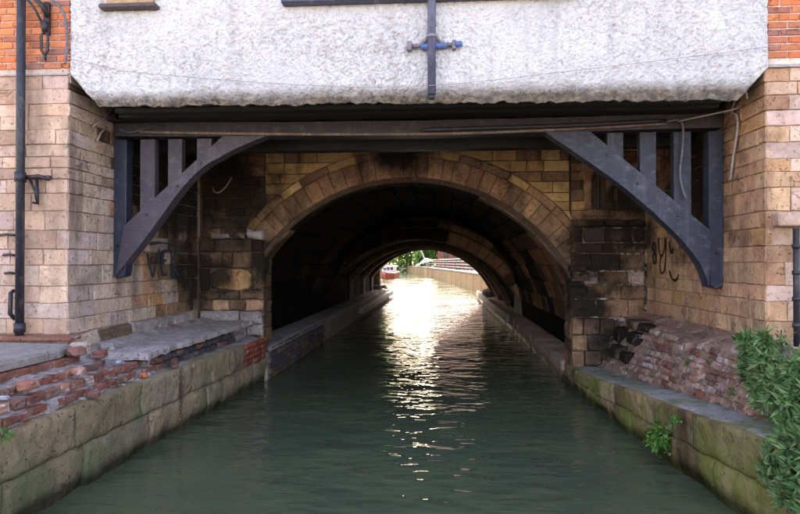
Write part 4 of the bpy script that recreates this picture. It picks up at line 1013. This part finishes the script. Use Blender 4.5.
for i in range(36):
    y = random.uniform(3.9, 5.12) if i % 6 else random.uniform(5.0, 5.5); t_ = random.random()**.8
    base = Vector((2.86, min(5.6, y+random.uniform(-.1, .25)), random.uniform(.85, 1.15)))
    zlow = .80 if y > 5.15 else .70          # trails lower towards the nearer end
    tip = Vector((2.60 - .30*math.sin(t_*2.4)*random.uniform(.3, 1), y, 1.30 - (1.30-zlow)*t_))
    tip.x = max(tip.x, .43*y+.30+.12*random.random())
    mid_ = (base+tip)/2 + Vector((-.10, 0, .12))
    pth = smooth_path([base, mid_, tip], 6); stems.append(pth)
    for q in range(3, len(pth)):
        dr = (pth[q]-pth[q-1])
        for _ in range(2):
            lv += rosette(pth[q]+rv()*.05, (Vector((-.6, -.5, .35))+dr.normalized()*.5), 7, .078, .024)
for i in range(22):
    y = random.uniform(3.4, 4.05) if i % 8 else random.uniform(4.05, 4.25); base = Vector((2.45, y+random.uniform(-.1, .1), .74))
    zt_ = random.uniform(.36, .68)
    tip = Vector((right_edge(y)-.10*random.random()-.02, y+random.uniform(-.12, .12), zt_))
    pth = smooth_path([base, Vector((right_edge(y)+.04, y, .80)), tip], 6); stems.append(pth)
    for q in range(3, len(pth)):
        for _ in range(2): lv += rosette(pth[q]+rv()*.05, Vector((-.8, -.4, .25)), 7, .078, .024)
leaf_cloud('foliage', lv, 'leaf', shr)
for p_ in stems[::2]: tube('stem', p_, .007, 'stem', shr, 5)
def weed(label, c, n, L, w, rad, mat, up=Vector((-.7, -.3, .5)), group=None, name='weed'):
    t_ = thing(name, label, 'plant', c)
    lv = []; c = Vector(c)
    for i in range(n):
        d = (rv()*1.0+up).normalized(); p_ = c + Vector((d.x*rad*.8, d.y*rad, d.z*rad*.8))*random.uniform(.3, 1)
        lv += rosette(p_, d, 4, L, w, 1.0)
        if i % 5 == 0: tube('stem', [c, (c+p_)/2+Vector((0, 0, .02)), p_], .003, 'stem', t_, 4)
    leaf_cloud('foliage', lv, mat, t_)
weed('bright green weed clump growing from a joint low on the mossy quay', (2.13, 5.85, .19), 60, .06, .036, .24, 'leaf_bright')
weed('small sprig above the bright weed clump just under the coping edge', (2.12, 5.50, .48), 9, .05, .03, .09, 'leaf_bright')
weed('small green tuft rooted in the red brickwork of the slope', (2.70, 6.73, .78), 14, .035, .018, .09, 'leaf')
weed('tiny green sprout low on the rubble slope near the coping', (2.63, 5.62, .72), 9, .03, .016, .07, 'leaf')
weed('green tuft at the ochre wall foot beside the dense shrub', (2.88, 5.78, 1.06), 26, .055, .018, .18, 'leaf')
weed('leafy tuft at the black pipe foot above the dense shrub', (3.2, 5.8, 1.13), 22, .055, .018, .17, 'leaf')
weed('low green moss-like tuft on the quay edge under the red bricks', (-3.0, 3.92, .70), 26, .03, .012, .10, 'leaf_bright', Vector((.5, 0, .4)))

# ------------------------------------------------------------------ beyond the far mouth
fq = thing('quay_wall', 'tan panelled canal wall bending away beyond the far tunnel mouth', 'quay wall', (1.5, 50, -.6))
path = [(2.75, 33.0), (2.1, 40), (1.25, 50), (-.6, 68), (-2.6, 88), (-6.5, 110)]
for (xa, ya), (xb, yb) in zip(path, path[1:]):
    n = max(2, int((yb-ya)/3.2))
    for i in range(n):
        p0 = Vector((xa+(xb-xa)*i/n, ya+(yb-ya)*i/n, 0)); p1 = Vector((xa+(xb-xa)*(i+1)/n, ya+(yb-ya)*(i+1)/n, 0))
        d = p1-p0; ang = math.degrees(math.atan2(d.y, d.x))
        ob('wall_panel', stone_mesh(d.length-.08, 1.7, .3, .04, .02), 'far_wall', fq, T(tuple((p0+p1)/2+Vector((0, 0, .25)))) @ RZ(ang+180) )
    d = Vector((xb-xa, yb-ya, 0)); 
    ob('coping', stone_mesh(d.length, .12, .5, .02, .005), 'pale_timber', fq, T(((xa+xb)/2-.05, (ya+yb)/2, 1.17)) @ RZ(math.degrees(math.atan2(d.y, d.x))+180))
rl = thing('railing', 'dark metal railing along the canal wall past the tunnel', 'railing', (1.6, 50, 1.1))
pp = [(2.95, 34), (2.3, 40), (1.45, 50), (-.4, 68), (-2.4, 88)]
for z in (1.45, 1.7, 1.95, 2.15): tube('rail', [(x+.2, y, z) for x, y in pp], .05, 'iron_black', rl, 5)
for k in range(19):
    t_ = k/18*(len(pp)-1); i = min(int(t_), len(pp)-2); q = t_-i
    tube('post', [(pp[i][0]+(pp[i+1][0]-pp[i][0])*q+.2, pp[i][1]+(pp[i+1][1]-pp[i][1])*q, 1.0), (pp[i][0]+(pp[i+1][0]-pp[i][0])*q+.2, pp[i][1]+(pp[i+1][1]-pp[i][1])*q, 2.2)], .05, 'iron_black', rl, 5)
fb_ = thing('waterside_building', 'low waterside building with maroon timber columns beyond the tunnel', 'building', (7, 78, .98))
box('wall', (-.4, 16, 74, 82, .9, 6.2), 'brick_wash', fb_)
for i in range(9):
    x = -.3+i*1.25; box('column', (x, x+.5, 72.9, 73.4, .98, 4.6), 'maroon_wood', fb_)
    if i < 8: box('window', (x+.6, x+1.2, 73.9, 73.99, 1.9, 4.2), 'glass', fb_)
box('balcony', (-.6, 16, 72.6, 73.9, 4.6, 4.9), 'white_paint', fb_)
ob('roof', mesh('roof', [(-1,72.2,6.2),(17,72.2,6.2),(17,83,6.2),(-1,83,6.2),(-1,77.5,9),(17,77.5,9)], [(0,1,5,4),(2,3,4,5),(1,2,5),(3,0,4),(3,2,1,0)]), 'roof_tile', fb_)
def tree(label, x, y, h, r, n=900, mat='leaf_tree', zb=.9, low=.62):
    t_ = thing('tree', label, 'tree', (x, y, zb), 'trees beyond the tunnel')
    tube('trunk', [(x, y, zb-.3), (x+.1, y, zb+h*.3), (x, y+.1, zb+h*.6)], [.28, .2, .1], 'stem', t_, 7)
    lv = []
    cl = [Vector((x, y, zb+h*low)) + Vector((q.x*r, q.y*r, q.z*h*.40)) for q in [rv() for _ in range(34)]]
    for i in range(n):
        c_ = random.choice(cl) + rv()*r*.38
        lv.append((c_, rv(), Vector((0, 0, 1)), .6, .42))
    leaf_cloud('crown', lv, mat, t_)
tree('broad green tree behind the white parasol past the tunnel', -5.5, 108, 8, 4.4, 3600, low=.42)
tree('tall green tree standing behind the low waterside building corner', -.6, 96, 7, 3.2, 3000, low=.42)
tree('leafy tree overhanging the bank by the red boat', -9.6, 76, 6.5, 3.0, 3000, low=.42)
tree('pale leafy tree close to the far tunnel mouth on the boat side', -6.3, 50, 5.0, 2.0, 2400, low=.42)
tree('tree rising far behind the broad green tree past the tunnel', -14, 122, 11, 7.0, 4200, low=.42)
pa = thing('parasol', 'white tilted parasol on the canal side past the tunnel', 'parasol', (-1.9, 80, .98))
tube('pole', [(-1.6, 80, .9), (-2.2, 80, 2.4), (-2.9, 80, 4.0)], .10, 'white_paint', pa, 6)
v = [(-2.15, 80, 2.45)] + [(-1.9+1.0*math.cos(2*math.pi*i/8), 80+1.0*math.sin(2*math.pi*i/8), 1.9+.25*math.cos(2*math.pi*i/8)) for i in range(8)]
v += [(x, y, z-.06) for x, y, z in v]
ob('canopy', mesh('canopy', v, [(0, 1+i, 1+(i+1) % 8) for i in range(8)] + [(9, 10+(i+1) % 8, 10+i) for i in range(8)] + [(1+i, 10+i, 10+(i+1) % 8, 1+(i+1) % 8) for i in range(8)]), 'white_paint', pa)
bo = thing('narrow_boat', 'small red boat with white cabin moored beyond the tunnel', 'boat', (-6.2, 72, 0))
hull = [(-7.2, 69, .65), (-6.2, 66.5, .75), (-5.3, 69, .65), (-5.3, 77, .65), (-7.2, 77, .65)]
v = hull + [(x*.92-.5, y, -.2) for x, y, z in hull]
ob('hull', mesh('hull', v, [(0,1,2,3,4)[::-1]] + [(i, (i+1) % 5, 5+(i+1) % 5, 5+i) for i in range(5)]), 'red_paint', bo)
cb = box('cabin', (-6.9, -5.6, 70.2, 75.5, .66, 1.5), 'white_paint', bo, bev=.08)
for i in range(3): box('window', (-6.75+i*.42, -6.45+i*.42, 70.12, 70.19, .98, 1.3), 'glass', cb, bev=.01)

tree('bushy green tree filling the gap past the end of the canal bend', -9.5, 135, 9, 7.0, 4200, low=.42)
tree('wide leafy tree behind the railing next to the waterside building', 1.2, 128, 10, 6.5, 4200, low=.42)
